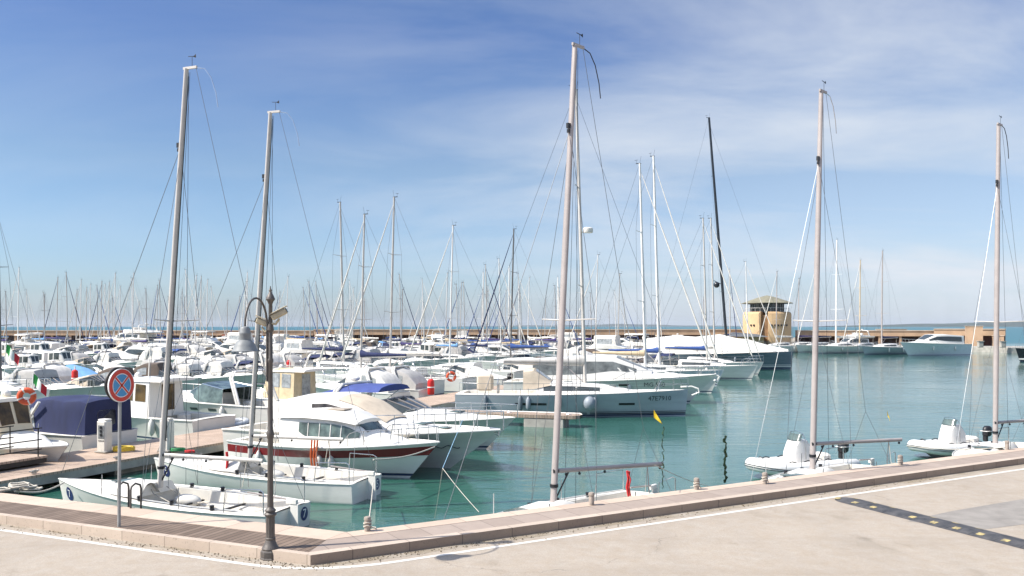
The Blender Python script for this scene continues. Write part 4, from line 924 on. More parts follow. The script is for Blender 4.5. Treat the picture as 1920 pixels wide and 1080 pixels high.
# ------------------------------------------------------------------ street furniture on the quay
LAMPM = mat('cast_iron_brown', (.115, .10, .088), .5, .2, var=.15, scale=4, bump=.2, bscale=50)
def street_lamp():
    b = P(507, 1047, ROAD); root = empty('street_lamp', b, 0, 'brown cast iron street lamp with grey bell shade on a gooseneck arm', 'street lamp')
    SC = Matrix.Scale(.62, 4)
    mb = MB(); mb.lathe([(.27, 0), (.27, .03), (.255, .05), (.255, .20), (.235, .235), (.21, .25)], n=8, M=SC @ Matrix.Rotation(radians(22.5), 4, 'Z')); mb.build('plinth', LAMPM, root, 25)
    mb = MB(); mb.lathe([(.215, .25), (.225, .275), (.215, .30), (.175, .36), (.14, .44), (.125, .50), (.135, .52), (.135, .545), (.115, .56)], n=24, M=SC); mb.build('base_bell', LAMPM, root, 30)
    mb = MB(); mb.lathe([(.118, .56), (.118, 1.12)], n=24, flute=.10, M=SC); mb.lathe([(.125, 1.12), (.155, 1.15), (.165, 1.18), (.13, 1.21), (.12, 1.235), (.145, 1.26), (.14, 1.29), (.095, 1.33), (.075, 1.38)], n=24, M=SC); mb.build('fluted_shaft', LAMPM, root, 30)
    mb = MB(); mb.lathe([(.05, .85), (.044, 1.95), (.055, 1.98), (.062, 2.03), (.055, 2.08), (.042, 2.11), (.038, 3.2), (.048, 3.22), (.048, 3.26), (.037, 3.28), (.034, 3.95)], n=16); mb.build('pole', LAMPM, root, 30)
    mb = MB(); mb.lathe([(.036, 3.70), (.058, 3.74), (.05, 3.80), (.04, 3.84)], n=14); mb.lathe([(.032, 3.95), (.030, 4.16), (.045, 4.19), (.05, 4.21), (.075, 4.24), (.075, 4.255), (.05, 4.31), (.03, 4.345), (.02, 4.37), (.028, 4.39), (.012, 4.42), (.006, 4.46)], n=14)
    mb.build('finial', LAMPM, root, 30)
    dr = Vector((-.14, -.99, 0)); R_ = .40; o_ = Vector((-.05, -.02, 0))
    pts = [o_ + Vector((0, 0, 2.9)), o_ + Vector((0, 0, 3.75))] + [o_ + Vector((0, 0, 3.82)) + dr * (R_ - R_ * cos(a)) + Vector((0, 0, .43 * sin(a))) for a in [pi * i / 14 for i in range(15)]]
    e = pts[-1]; pts.append(e - Vector((0, 0, .04)))
    mb = MB(); mb.tube(pts, .0175, 8); arm = mb.build('arm', LAMPM, root, 60)
    for zc in (3.70, 3.0): mb = MB(); mb.tube([Vector((-.07, -.02, zc)), Vector((.0, 0, zc))], .024, 6); mb.build('arm_clamp', LAMPM, root, 60)
    mb = MB(); z0 = e.z - .03; q_ = .54; mb.lathe([(r_ * q_, z0 + z_ * .62) for r_, z_ in ((.03, .02), (.11, 0), (.145, -.05), (.15, -.12), (.165, -.14), (.165, -.17), (.155, -.19), (.165, -.32), (.235, -.37), (.30, -.46), (.34, -.56), (.375, -.59), (.375, -.605), (.33, -.60), (.2, -.45))], (e.x, e.y, 0), 28)
    sh = mb.build('lamp_shade', mat('shade_grey', (.21, .22, .22), .55, 0, var=.1, scale=6), arm, 35)
    mb = MB(); mb.sphere((e.x, e.y, z0 - .31), .06, 8); mb.build('bulb', mat('bulb_glass', (.7, .68, .6), .2), sh)
    CF = mat('housing_cream', (.50, .42, .28), .5, var=.12, scale=5)
    for s_, c, rz, tilt, ln in ((1, Vector((.15, -.02, 4.0)), radians(8), radians(-28), .27), (0, Vector((-.15, .03, 3.87)), radians(190), radians(-22), .20)):
        mb = MB(); T = Matrix.Translation(c) @ Matrix.Rotation(rz, 4, 'Z') @ Matrix.Rotation(tilt, 4, 'Y'); mb.box((0, 0, 0), (ln, .10, .10), M=T, bev=.02); mb.box((.02, 0, .065), (ln * 1.12, .13, .014), M=T, bev=.004); f = mb.build('security_camera', CF, root, 30)
        mb = MB(); mb.box((ln / 2 + .003, 0, 0), (.012, .08, .08), M=T); mb.build('lens_window', GLASS, f)
        mb = MB(); mb.tube([(0, 0, 3.85 if s_ else 3.8), (c.x * .6, c.y * .6, c.z - .16), (c.x, c.y, c.z - .08)], .022, 6); mb.build('bracket', CF, f)
street_lamp()
def road_sign():
    b = P(223, 1004, ROAD); root = empty('road_sign', b, 0, 'round red and blue no stopping sign on a galvanised pole', 'road sign')
    GALV = mat('galvanised_steel', (.36, .36, .35), .5, .4, var=.12, scale=5)
    mb = MB(); mb.tube([(0, 0, -.02), (.02, 0, 3.02)], .03, 12); mb.build('pole', GALV, root)
    mb = MB(); mb.lathe([(.07, 0), (.07, .012), (.04, .03)], n=14); mb.build('foot_collar', CONC, root)
    rz = radians(70)                       # face normal turned a little to the right of the camera
    T = Matrix.Translation((.055, -.03, 2.73)) @ Matrix.Rotation(rz, 4, 'Z') @ Matrix.Rotation(radians(90), 4, 'X')
    def dsc(r0, r1, z, a0=0, a1=2 * pi, n=40):
        vs = []; fs = []
        for i in range(n + 1): a = lerp(a0, a1, i / n); vs += [(r0 * cos(a), r0 * sin(a), z), (r1 * cos(a), r1 * sin(a), z)]
        for i in range(n): fs.append((2 * i, 2 * i + 1, 2 * i + 3, 2 * i + 2))
        return vs, fs
    SW, SR, SB = mat('sign_white', (.78, .76, .74), .35, var=.03), mat('sign_red', (.60, .045, .025), .35, var=.06), mat('sign_blue', (.06, .27, .52), .35, var=.06)
    mb = MB(); mb.lathe([(.296, -.012), (.305, -.012), (.305, .012), (.296, .012)], n=40, M=T); pl = mb.build('sign_plate', SW, root, 30)
    mb = MB(); v, f = dsc(.215, .292, .014); mb.add(v, f, 0, T); v, f = dsc(0, .205, .014); mb.add(v, f, 1, T)
    for a in (45, -45):
        for w, z, mi in ((.055, .0165, 2), (.034, .019, 0)):
            Ta = T @ Matrix.Rotation(radians(a), 4, 'Z'); mb.add([(-.212, -w / 2, z), (.212, -w / 2, z), (.212, w / 2, z), (-.212, w / 2, z)], [(0, 1, 2, 3)], mi, Ta)
    v, f = dsc(.203, .217, .0172); mb.add(v, f, 2, T); mb.build('sign_face', [SR, SB, SW], pl, 30)
    T2 = Matrix.Translation((-.035, .045, 2.75)) @ Matrix.Rotation(rz, 4, 'Z') @ Matrix.Rotation(radians(90), 4, 'X')
    mb = MB(); mb.lathe([(.296, -.014), (.31, -.014), (.31, .014), (.296, .014)], n=40, M=T2); tag(mb.build('back_plate', mat('plate_back_black', (.02, .02, .022), .5, var=.1), root, 30), 'black plate facing the other way')
    for zc in (2.85, 2.6): mb = MB(); mb.box((0, .015, zc), (.16, .13, .03), rz=rz); mb.build('clamp', GALV, root)
road_sign()
def bollard(px, py, label, rope=False, k=0):
    o = empty('mooring_bollard', P(px, py, TOP), 0, label, 'bollard', 'short stone mooring bollards on the quay edge')
    mb = MB(); mb.lathe([(.055, 0), (.055, .19), (.064, .20), (.064, .235), (.055, .255), (.03, .265)], n=16); mb.build('post', mat('bollard_stone', (.42, .35, .29), .8, var=.25, scale=9, bump=.3), o, 30)
    if rope:
        mb = MB(); mb.tube([(.066 * cos(a), .066 * sin(a), .06 + .009 * a + .012 * sin(3 * a)) for a in [i * .45 for i in range(34)]], .010, 5); mb.tube([(.066, 0, .08), (.12, .12, .02), (.1, .3, .0), (-.05, .42, -.02)], .009, 5); mb.build('rope_turns', ROPE, o)
bollard(689, 996, 'stone bollard wound with rope right of the street lamp', True); bollard(1109, 947, 'bare stone bollard beside the centre sailboat mast'); bollard(1434, 907, 'roped bollard in front of the nearer inflatable', True)
bollard(1688, 872, 'roped bollard between the two inflatables', True); bollard(1888, 843, 'bare bollard at the far right below the last mast'); bollard(1306, 918, 'low dark bollard at the quay edge left of the green weed line', True)
def ladder():
    o = empty('quay_ladder', P(245, 950, TOP), atan2(uL.y, uL.x), 'dark steel ladder with two hooped handrails at the quay edge behind the sign', 'ladder')
    for dx in (-.13, .21):
        mb = MB(); mb.tube([(dx, .12, 0), (dx, .12, .36), (dx, .10, .43), (dx, 0, .48), (dx - .0, -.12, .43), (dx, -.14, .36), (dx, -.14, -1.6)], .021, 8); mb.build('handrail', LAMPM, o, 60)
    for k in range(6): mb = MB(); mb.tube([(-.13, -.14, -.1 - .26 * k), (.21, -.14, -.1 - .26 * k)], .014, 6); mb.build('rung', LAMPM, o)
ladder()
def speed_bump():
    a, b = P(1573, 934, ROAD), P(1920, 1021, ROAD); d = (b - a).normalized(); o = empty('speed_bump', a, atan2(d.y, d.x), 'black rubber speed bump with worn yellow squares across the road', 'speed bump')
    RUB = mat('rubber_worn', (.035, .036, .040), .75, var=.35, scale=5, col2=(.09, .085, .085), bump=.4, bscale=80); YS = mat('yellow_marker_worn', (.46, .36, .15), .75, var=.3, scale=14, col2=(.16, .14, .09), lo=.42, hi=.62); prof = [(-.31, .004), (-.25, .025), (-.12, .048), (0, .054), (.12, .048), (.25, .025), (.31, .004)]
    def hz(y):
        for p, q in zip(prof, prof[1:]):
            if p[0] <= y <= q[0]: return lerp(p[1], q[1], (y - p[0]) / (q[0] - p[0]))
    k = 0; x = 0; r = random.Random(4)
    while x < 6.4:
        w = .5; ln = w - .006; rows = []
        first = (k == 0)
        for i in range(5):
            xx = x + ln * i / 4; sc = 1
            if first: sc = [.35, .75, .93, 1, 1][i]
            rows.append([(xx, y * sc, z * (sc if first else 1) + 0) for y, z in prof])
        mb = MB(); mb.rows(rows); mb.add(rows[0], [tuple(range(7))]); mb.add(rows[-1], [tuple(range(7))]); seg = mb.build('rubber_segment', RUB, o, 40)
        for sy in (-1, 1):
            if r.random() < (.85 if sy < 0 else .7) or k in (0, 1):
                mb = MB(); x0 = x + (.28 if sy > 0 else .08); ww = .13; ya, yb = (.20, .11) if sy > 0 else (-.23, -.12)
                rows = [[(xx, yy, hz(yy) + .004) for yy in [lerp(ya, yb, q / 3) for q in range(4)]] for xx in (x0, x0 + ww / 2, x0 + ww)]
                mb.rows(rows); mb.build('yellow_marker', YS, seg)
        x += w; k += 1
speed_bump()

# ------------------------------------------------------------------ pontoons
def pontoon(e0, e1, n0, n1, z=.52, th=.34, name='pontoon'):
    mb = MB(); pts = [EN(e0, n0), EN(e1, n0), EN(e1, n1), EN(e0, n1)]; o = EN(e0, n0); ang = atan2(EV.y, EV.x)
    w, l = e1 - e0, n1 - n0; mb.box((w / 2, l / 2, z - .04), (w, l, .08)); a = mb.build(name, WOODP, None, 20, loc=(o.x, o.y, 0), rz=ang); st(a)
    mb = MB()
    for x in (.06, w - .06): mb.box((x, l / 2, z - .20), (.12, l, .24))
    k = 3.0
    while k < l: mb.box((w / 2, k, .12), (w * .8, 2.6, .44)); k += 6
    b = mb.build('pontoon_float', CONC, a, 20)
    return a
pontoon(-26.0, -22.85, 12.9, 118, name='pontoon_walkway')
for e, n0, n1 in ((-53.9, 30, 172), (-82, 55, 160), (-110, 75, 148), (-138, 95, 136)): pontoon(e - 1.2, e + 1.2, n0, n1, name='pontoon_walkway')
# outer catwalk between the boats
def catwalk():
    tip = P(1090, 778, .6); d = Vector((-.955, .297, 0)); root = empty('mooring_catwalk', tip, atan2(d.y, d.x), 'narrow wooden mooring catwalk on a concrete float left of the grey yacht', 'catwalk')
    mb = MB(); rows = []
    for i, x in enumerate((0, .15, .4, 5.0, 15)):
        w = (.25, .5, .6, .6, .6)[i]; rows.append([(x, -w, .0), (x, w, .0)])
    mb.rows(rows); mb.rows([[(x, sg * w, .0) for sg, w, x in ((1, r[1][1], r[0][0]),)] + [(r[0][0], r[1][1], -.16)] for r in rows]); mb.rows([[(r[0][0], -r[1][1], .0), (r[0][0], -r[1][1], -.16)] for r in rows]); mb.add([(0, -.25, 0), (0, .25, 0), (0, .25, -.16), (0, -.25, -.16)], [(0, 1, 2, 3)])
    mb.build('deck_boards', planks('catwalk_boards', (.30, .22, .16), (.38, .29, .22), .14, 0, .01), root, 30)
    mb = MB(); mb.tube([(0, -.2, .0), (.2, -.58, .01), (5, -.61, .01), (15, -.61, .01)], .03, 5); mb.build('edge_trim', ALUW, root)
    for xf in (1.75, 9): mb = MB(); mb.box((xf, 0, -.42), (2.0, 1.15, .5), bev=.03); mb.build('float', CONC, root, 30)
    mb = MB()
    for x in (.5, 3.5): mb.tube([(x - .12, .5, .04), (x - .05, .5, .09), (x + .05, .5, .09), (x + .12, .5, .04)], .02, 5)
    mb.build('cleat', INOX, root)
catwalk()
def gangway():
    a = EN(-25.6, 12.7); root = empty('gangway', (a.x, a.y, .62), atan2(EV.y, EV.x), 'wooden gangway with black railings joining quay and pontoon', 'gangway'); L = 6.3; wd = 1.35
    mb = MB(); mb.box((wd / 2, L / 2, .16), (wd, L, .07)); mb.build('deck_boards', planks('gangway_boards', (.42, .31, .23), (.50, .38, .29), .14, 1, .01), root)
    mb = MB(); mb.box((wd / 2, L / 2, .04), (wd - .1, L, .14)); mb.build('frame', BLACK, root)
    for x in (.03, wd - .03):
        mb = MB()
        for k in range(5): mb.tube([(x, .3 + k * 1.42, .18), (x, .3 + k * 1.42, 1.08)], .021, 6)
        for z in (1.08, .72, .42): mb.tube([(x, .1, z), (x, L - .2, z)], .019, 6)
        mb.build('railing', mat('rail_black_steel', (.03, .028, .027), .5, .3, var=.2), root, 60)
gangway()
def pedestal(px, py, label):
    o = empty('power_pedestal', P(px, py, .53), radians(-20), label, 'power pedestal', 'service pedestals on the near pontoon'); PM = mat('pedestal_cream', (.66, .63, .56), .45, var=.08, scale=4)
    mb = MB(); mb.box((0, 0, .56), (.42, .34, 1.12), bev=.05); mb.box((0, .02, 1.13), (.38, .3, .06), bev=.025); b = mb.build('housing', PM, o, 30)
    mb = MB(); mb.box((.03, -.173, .72), (.27, .012, .46), bev=.004); mb.build('socket_panel', mat('panel_grey', (.20, .21, .21), .5, var=.25, scale=14), b)
    mb = MB()
    for k in range(4): mb.tube([(-.07 + k * .065, -.19, .42), (-.07 + k * .065, -.165, .42)], .018, 8)
    for q in range(3): mb.tube([(.03, -.185, .62 + .13 * q), (.03, -.20, .62 + .13 * q)], .05, 10)
    mb.build('socket', BLACK, b); mb = MB(); mb.box((0, 0, .03), (.5, .42, .05), bev=.01); mb.build('base_plate', CONC, o)
    return o
pedestal(196, 848, 'cream service pedestal in front of the navy canvas boat'); pedestal(313, 846, 'cream service pedestal half hidden behind the first bare mast')
def coil(px, py, m, label, r=.36, n=5, flat=1.0):
    mb = MB(); rr = random.Random(px); mb.tube([(r * (1 - .08 * rr.random()) * cos(a), r * flat * (1 - .1 * rr.random()) * sin(a), .03 + .012 * i / 6) for i, a in enumerate([k * .5 for k in range(int(n * 12.6))])], .022, 6)
    o = mb.build('hose_coil', m, None, 70, loc=P(px, py, .53)); tag(o, label, 'hose')
coil(232, 846, mat('hose_yellow', (.70, .50, .04), .5, var=.1), 'yellow hose coiled on the pontoon by the sign pole'); coil(334, 847, mat('hose_green', (.03, .25, .08), .5, var=.1), 'green hose coiled on the pontoon right of the first mast', .24, 4, .7); coil(356, 850, ROPER, 'red line heaped on the pontoon beside the green hose', .16, 3, .6)
# mooring ropes heaped at the far left of the quay
mb = MB(); r = random.Random(2); b0 = P(28, 921, TOP)
for k in range(5): c = Vector((r.uniform(-.3, .3), r.uniform(-.1, .15), .03 + .03 * k)); mb.tube([c + Vector((.22 * cos(a), .14 * sin(a) + .03 * sin(3 * a + k), .01 * sin(5 * a))) for a in [i * .5 for i in range(14)]], .022, 6)
tag(mb.build('rope_heap', ROPE, None, 70, loc=b0), 'pale mooring rope heaped on the coping at the left edge', 'rope')
def line(a, b, sag, m, r, label, name='mooring_line', n=12, cat='rope'):
    a, b = Vector(a), Vector(b); mb = MB(); mb.tube([lerp(a, b, k / n) - Vector((0, 0, sag * sin(pi * k / n))) - a for k in range(n + 1)], r, 6)
    o = mb.build(name, m, None, 70, loc=a); tag(o, label, cat); return o
def hydrant(p, label, hgt=1.05):
    o = empty('fire_hose_post', p, 0, label, 'fire post', 'red fire posts standing on the pontoons'); mb = MB(); mb.lathe([(.2, 0), (.22, .03), (.22, hgt - .2), (.2, hgt - .08), (.12, hgt), (.03, hgt + .02)], n=14); mb.build('red_cover', RED, o, 35); mb = MB(); mb.tube([(0, 0, hgt), (0, 0, hgt + .28)], .05, 8); mb.lathe([(.245, hgt * .45), (.245, hgt * .52)], n=14); mb.build('fitting', ALUW, o)
hydrant(P(808, 740, .53), 'red fire post on the near pontoon behind the blue bimini boat', 1.0); 
hydrant(EN(-54, 69, .53), 'red fire post just right of the street lamp among the boats', 1.0); hydrant(EN(-54, 44.5, .53), 'red fire post left of the round road sign', 1.2)

def cleat(e, n, k):
    o = empty('mooring_cleat', EN(e, n, .53), radians(67), 'galvanised cleat on the near pontoon edge, berth %s from the quay' % k, 'cleat', 'cleats along the near pontoon'); mb = MB(); mb.box((0, 0, .02), (.16, .07, .03), bev=.008); mb.tube([(-.16, 0, .085), (-.06, 0, .075), (.06, 0, .075), (.16, 0, .085)], .018, 6); mb.tube([(-.04, 0, .03), (-.04, 0, .075)], .016, 6); mb.tube([(.04, 0, .03), (.04, 0, .075)], .016, 6); mb.build('horn', INOX, o, 40)
    mb = MB(); mb.tube([(.12 * cos(a), .05 * sin(2 * a), .05 + .004 * a) for a in [i * .5 for i in range(30)]], .012, 5); mb.build('rope_turns', ROPE, o)
for k, (nm, n) in enumerate((('first', 15.2), ('second', 17.6), ('third', 20.6), ('fourth', 23.0), ('fifth', 26.0), ('sixth', 29.4))): cleat(-23.05, n, nm)
# ------------------------------------------------------------------ boats one by one
def place(root, p, deg, scale=1.0):
    root.location = (p[0], p[1], p[2] if len(p) > 2 else 0); root.rotation_euler = (0, 0, radians(deg)); root.scale = (scale,) * 3; return root
def by_bow(root, bow, deg, L): a = radians(deg); return place(root, Vector((bow[0] - cos(a) * L / 2, bow[1] - sin(a) * L / 2, 0)), deg)
def aim(a, b): return math.degrees(atan2(a[1] - b[1], a[0] - b[0]))
def named(root, label, cat, group=None): return tag(root, label, cat, group)
EDEG = math.degrees(atan2(EV.y, EV.x))            # -23.4: bows of the boats on the right-hand sides

# racing boats at the quay
b7 = race_boat('white racing sailboat number 7 with bare leaning mast, nearest the left quay', num='7', rake=4.6); bow, stn = P(118, 898, .80), P(532, 954, .55); place(b7, (bow + stn) / 2 * Vector((1, 1, 0)), aim(bow, stn))
b5 = race_boat('white racing sailboat number 5 between boat 7 and the red banded boat', num='5', rake=4.0, H=10.45); bow, stn = P(308, 860, .80), P(666, 898, .55); place(b5, (bow + stn) / 2 * Vector((1, 1, 0)), aim(bow, stn))
def race_at(label, px, py, deg, whip, **k):
    r = race_boat(label, whip=whip, **k); m = P(px, py, .82); a = radians(deg); place(r, (m.x - .22 * cos(a), m.y - .22 * sin(a), 0), deg); return r
b9 = race_at('white racing sailboat with the tallest grey mast, hidden below the centre quay edge', 1037, 952, 227, BLACK, rake=4.2, H=10.65, boom_rot=28, boomL=2.75, mm=ALUD)
b10 = race_at('white racing sailboat in front of the nearer inflatable, right of centre', 1523, 888, 225, INOX, rake=2.9, H=10.75, boom_rot=30, boomL=2.9, mm=ALUD)
b11 = race_at('white racing sailboat with the rightmost mast, stern at the frame edge', 1866, 838, 222, BLACK, rake=1.6, H=11.0, boom_rot=20, mm=ALUD)
def pennant(p, label, s=.3, dr=(.55, -.1, -.55)):
    mb = MB(); d = Vector(dr).normalized(); rows = []
    for i in range(6):
        k = i / 5; c = Vector((0, 0, 0)) + d * s * 1.15 * k; hh = s * .62 * (1 - k); rows.append([c + Vector((0, .03 * sin(6 * k), hh)), c + Vector((0, .03 * sin(6 * k + 1), hh * .4)), c + Vector((0, .03 * sin(6 * k), -hh * .25))])
    mb.rows(rows); o = mb.build('pennant', YEL, None, 60, loc=p); tag(o, label, 'flag'); return o
pennant(D(1226, 21.2, CZ - (780 - HY) / F * 21.2), 'yellow triangular pennant fluttering in front of the grey yacht bow', .26)
pennant(D(1664, 25.6, CZ - (776 - HY) / F * 25.6), 'small crumpled yellow pennant above the boom behind the nearer inflatable', .19, (.3, 0, -.9))
mb = MB(); mb.tube([(0, 0, .3), (.02, .01, .1), (-.01, 0, -.1), (.03, 0, -.32)], [.03, .018, .03, .02], 7); mb.tube([(.06, .05, .28), (.03, .01, 0), (.07, 0, -.3)], [.025, .02, .025], 6); mb.tube([(.0, 0, .28), (.08, -.04, .1), (.02, 0, -.2)], .016, 6)
tag(mb.build('rope_bundle', ROPER, None, 70, loc=D(1176, 20.6, CZ - (906 - HY) / F * 20.6)), 'red rope bundle hanging from the centre sailboat boom', 'rope')
mb = MB(); mb.tube([(0, 0, .25), (.02, .01, 0), (.0, 0, -.25)], .04, 7); tag(mb.build('rope_bundle', ROPER, None, 70, loc=D(425, 24.8, 1.0)), 'short red rope hank on the side of boat 5', 'rope')

# inflatables
r1 = inflatable('white inflatable with covered console behind the right of centre mast', group='inflatable dinghies at the quay'); p = P(1497, 882, .15); place(r1, (p.x, p.y, 0), 205, .85)
r2 = inflatable('white inflatable with covered console, farther right below the last mast', group='inflatable dinghies at the quay'); p = P(1785, 846, .15); place(r2, (p.x, p.y, 0), 205, .85)

# red banded wooden-style pilot boat
def red_boat():
    L = 8.7; root = empty('pilot_boat', label='white pilot boat with dark red band and rounded wheelhouse behind boat 5', cat='motorboat')
    h = Hull(L, 2.9, 1.22, .98, rake=1.25, tw=.8, fl=.3, p=2.1, xm=.42, draft=.4, curve=1.2, sag=.06); h.hull(root, [GELH, BOOT, FOUL, REDS], stripe=(.64, .90))
    h.deck(root, DECKM, (-L / 2 + .3, -1.9, .7, .5)); h.rub(root, GEL, .035)
    d = h.sz(.5) - .1
    secs = [(-2.0, 1.0, .9, d, d + .96, .10), (-1.2, 1.05, .94, d, d + 1.02, .12), (.3, 1.05, .92, d, d + .99, .13), (1.0, .98, .80, d, d + .92, .12), (1.45, .9, .6, d, d + .66, .10), (1.75, .82, .45, d, d + .38, .06)]
    c = shell(root, secs, GEL, 'wheelhouse', sub=4, ang=50)
    for sg in (1, -1):
        w = patch(c, secs, -1.05, 1.45, .56 * sg, .8 * sg, GLASSG, 'side_window', nx=14, nw=4, f0=lambda k, s=sg: s * (.575 + .03 * abs(k - .5)), f1=lambda k, s=sg: s * (.86 - .12 * abs(2 * k - 1) ** 3 - .05 * k))
        mb = MB()
        for x in (-.62, -.1, .38, .8): mb.tube([surf(secs, x, .57 * sg) + Vector((0, .02 * sg, 0)), surf(secs, x, .84 * sg) + Vector((0, .02 * sg, 0))], .017, 4)
        mb.build('window_frame', ALUW, w)
    patch(c, secs, 1.05, 1.6, -.42, .42, GLASSG, 'windscreen', nx=5, nw=8)
    rf = [(-2.3, .95, .88, d + .94, d + 1.04, .10), (-.8, 1.1, 1.0, d + 1.01, d + 1.10, .13), (.6, 1.05, .92, d + .96, d + 1.06, .12), (1.35, .8, .6, d + .82, d + .9, .06)]; r_ = shell(root, rf, GEL, 'roof', sub=4, ang=60)
    mb = MB(); mb.box((.0, .0, d + 1.225), (.8, .5, .04), bev=.01); mb.build('roof_hatch', mat('hatch_tan', (.40, .34, .27), .6), r_)
    shell(root, [(1.6, .8, .6, d - .05, d + .42, .08), (2.6, .6, .4, d + .02, d + .34, .07), (3.3, .35, .15, d + .1, d + .2, .03)], GEL, 'foredeck', sub=3)
    h.rail(root, INOX, .60, .99, .5, 'bow_rail', posts=6, mid=False)
    mb = MB()
    for sg in (1, -1): mb.tube([(2.6, .5 * sg, 1.2), (2.7, .45 * sg, 1.75), (3.0, .4 * sg, 1.75), (3.1, .42 * sg, 1.25)], .018, 6)
    mb.build('handrail', INOX, root)
    for x in (-2.6, .1, .55): fender_(root, h, x, -1, FENDW, r=.12, ln=.42, zf=.5)
    mb = MB()
    for dx in (0, .13, .25): mb.tube([(dx, -1.5, 1.3), (dx - .03, -1.53, .75), (dx + .02, -1.5, .3)], .03, 6)
    mb.build('orange_strop', ROPEO, root)
    by_bow(root, P(824, 829, 1.22), EDEG - 1, L * .88); root.scale = (.88, 1, 1); return root
red_boat()
# cruiser with cream cockpit canvas
def cream_cruiser():
    L = 10.6; root = empty('motor_cruiser', label='white motor cruiser with long curved roof and pale canvas over its windscreen', cat='motor cruiser')
    h = Hull(L, 3.3, 1.42, 1.1, rake=1.9, tw=.9, fl=.22, p=2.5, xm=.42, draft=.4, curve=1.5); h.hull(root, [GELH, GELH, FOUL, GELH], boot=(.05, .10)); h.deck(root, DECKM, (-L / 2 + .3, -2.9, .75, .5)); h.rub(root, GEL, .045, t1=1)
    d = h.sz(.5) - .12
    secs = [(-3.2, 1.3, 1.22, d, d + 1.02, .10), (-2.2, 1.32, 1.2, d, d + 1.22, .12), (-.9, 1.32, 1.1, d, d + 1.28, .14), (.2, 1.3, .98, d, d + 1.0, .14), (1.35, 1.2, .8, d, d + .42, .12), (2.6, .95, .55, d, d + .30, .10), (4.0, .5, .2, d + .05, d + .14, .03)]
    c = shell(root, secs, GEL, 'superstructure', sub=5, ang=50)
    for sg in (1, -1):
        w = patch(c, secs, -1.5, 1.2, .56 * sg, .84 * sg, mat('smoked_window', (.10, .085, .075), .12, var=.5, scale=2.5), 'side_window', nx=14, nw=4, f0=lambda k, s=sg: s * (.575 + .0 * k), f1=lambda k, s=sg: s * (.60 + .27 * sin(pi * min(1, k * .9 + .1)) ** .6))
        mb = MB(); mb.tube([surf(secs, -.2, .57 * sg) + Vector((0, .03 * sg, 0)), surf(secs, -.2, .85 * sg) + Vector((0, .03 * sg, 0))], .02, 4); mb.build('window_bar', BLACK, w)
    patch(c, secs, -.55, 1.3, -.47, .47, CSAND, 'windscreen_cover', nx=8, nw=10, off=.03)
    mb = MB(); mb.box((2.3, 0, d + .42), (.55, .55, .05), bev=.01); mb.box((3.2, 0, d + .32), (.4, .4, .04), bev=.01); mb.build('hatch', GLASSG, root)
    h.rail(root, INOX, .50, 1.0, .62, 'bow_rail', posts=8, over=.12, mid=False, r=.017)
    mb = MB(); pts = []
    for i in range(16): x = 2.9 + 1.0 * i / 15; z = .80 + .05 * sin(i * .8); t = h.t_of(x, z); p = h.pt(t, z, -1); pts.append((p[0], p[1] - .012, p[2]))
    mb.tube(pts, .016, 4); mb.build('wave_emblem', LETTER, root)
    mb = MB(); x = L / 2 - .1; mb.tube([(x - .3, 0, 1.46), (x + .08, 0, 1.44), (x + .05, 0, 1.24)], .035, 5); mb.tube([(x - .05, -.13, 1.32), (x + .04, 0, 1.22), (x - .05, .13, 1.32)], .028, 5); mb.build('anchor', INOX, root)
    for x in (-3.2, -1): fender_(root, h, x, -1, FENDW)
    by_bow(root, P(938, 806, 1.42), EDEG, L); return root
cream_cruiser()
# navy bimini cruiser
bb, hb_ = motorboat('sport', 9.8, 3.2, 1.4, 1.05, cover=canvas('royal_navy', (.05, .075, .25)), glass=GLASS, arch=True); named(bb, 'white sport cruiser with navy bimini and long bow rail beside the catwalk', 'motor cruiser'); by_bow(bb, P(966, 781, 1.36), EDEG, 9.8); bb.scale = (1, 1, .94)

# 47E7910 grey yacht
gy, gh, gat = yacht(12.6, 3.9, 1.46, 1.2, GREYH, None, 16.4, ALU, CGREY, CSAND, None, None, 2, FEND, True, 1.8, tw=.88, mx=.056, bowrake=.012)
named(gy, 'blue grey sailing yacht with grey boom cover and round fender, across the centre', 'sailing yacht')
by_bow(gy, D(1290, 46.6, 0), -7, 12.6)
gh.text(gy, '47E7910', 4.75, 1.0, .36, LETTER, -1, squash=1.0); gh.bar(gy, 2.55, 3.4, .66, .78, BLACK, -1); gh.bar(gy, -3.0, -2.35, .66, .78, BLACK, -1); gh.bar(gy, -2.15, -1.3, .66, .78, BLACK, -1)
gh.bar(gy, -6.0, 6.2, .27, .30, BLACK, -1, name='cove_line'); gh.bar(gy, -6.0, 6.2, .17, .22, LETTER, -1, name='cove_line'); gh.bar(gy, -6, 6.0, 1.16, 1.172, FEND, -1, name='sheer_line', zs=.13)
fender_(gy, gh, 2.0 - 1.0, -1, FEND, r=.16, zf=.62, ball=True)
for x in (-4.6, -2.7, -.6): fender_(gy, gh, x, -1, mat('fender_dark', (.12, .15, .17), .6), r=.12, ln=.75, zf=.62)
mb = MB(); mb.tube([(5.9, 0, 1.6), (6.5, 0, 1.62), (6.85, 0, 1.5), (6.9, 0, 1.3), (6.5, 0, 1.14)], .045, 6); mb.tube([(6.75, -.2, 1.3), (6.85, 0, 1.2), (6.75, .2, 1.3)], .04, 5); mb.build('anchor', GEL, gy)
mb = MB(); mb.lathe([(.26, -.14), (.28, -.1), (.28, .1), (.22, .15)], tuple(gat(8.6) + Vector((.42, 0, 0))), 14); mb.tube([gat(8.5), gat(8.5) + Vector((.45, 0, 0))], .04, 5); mb.build('radar_dome', GEL, gy)
mb = MB(); mb.box((-4.9, 0, 1.75), (.9, .55, .9), bev=.1); mb.build('cockpit_table', CSAND, gy)

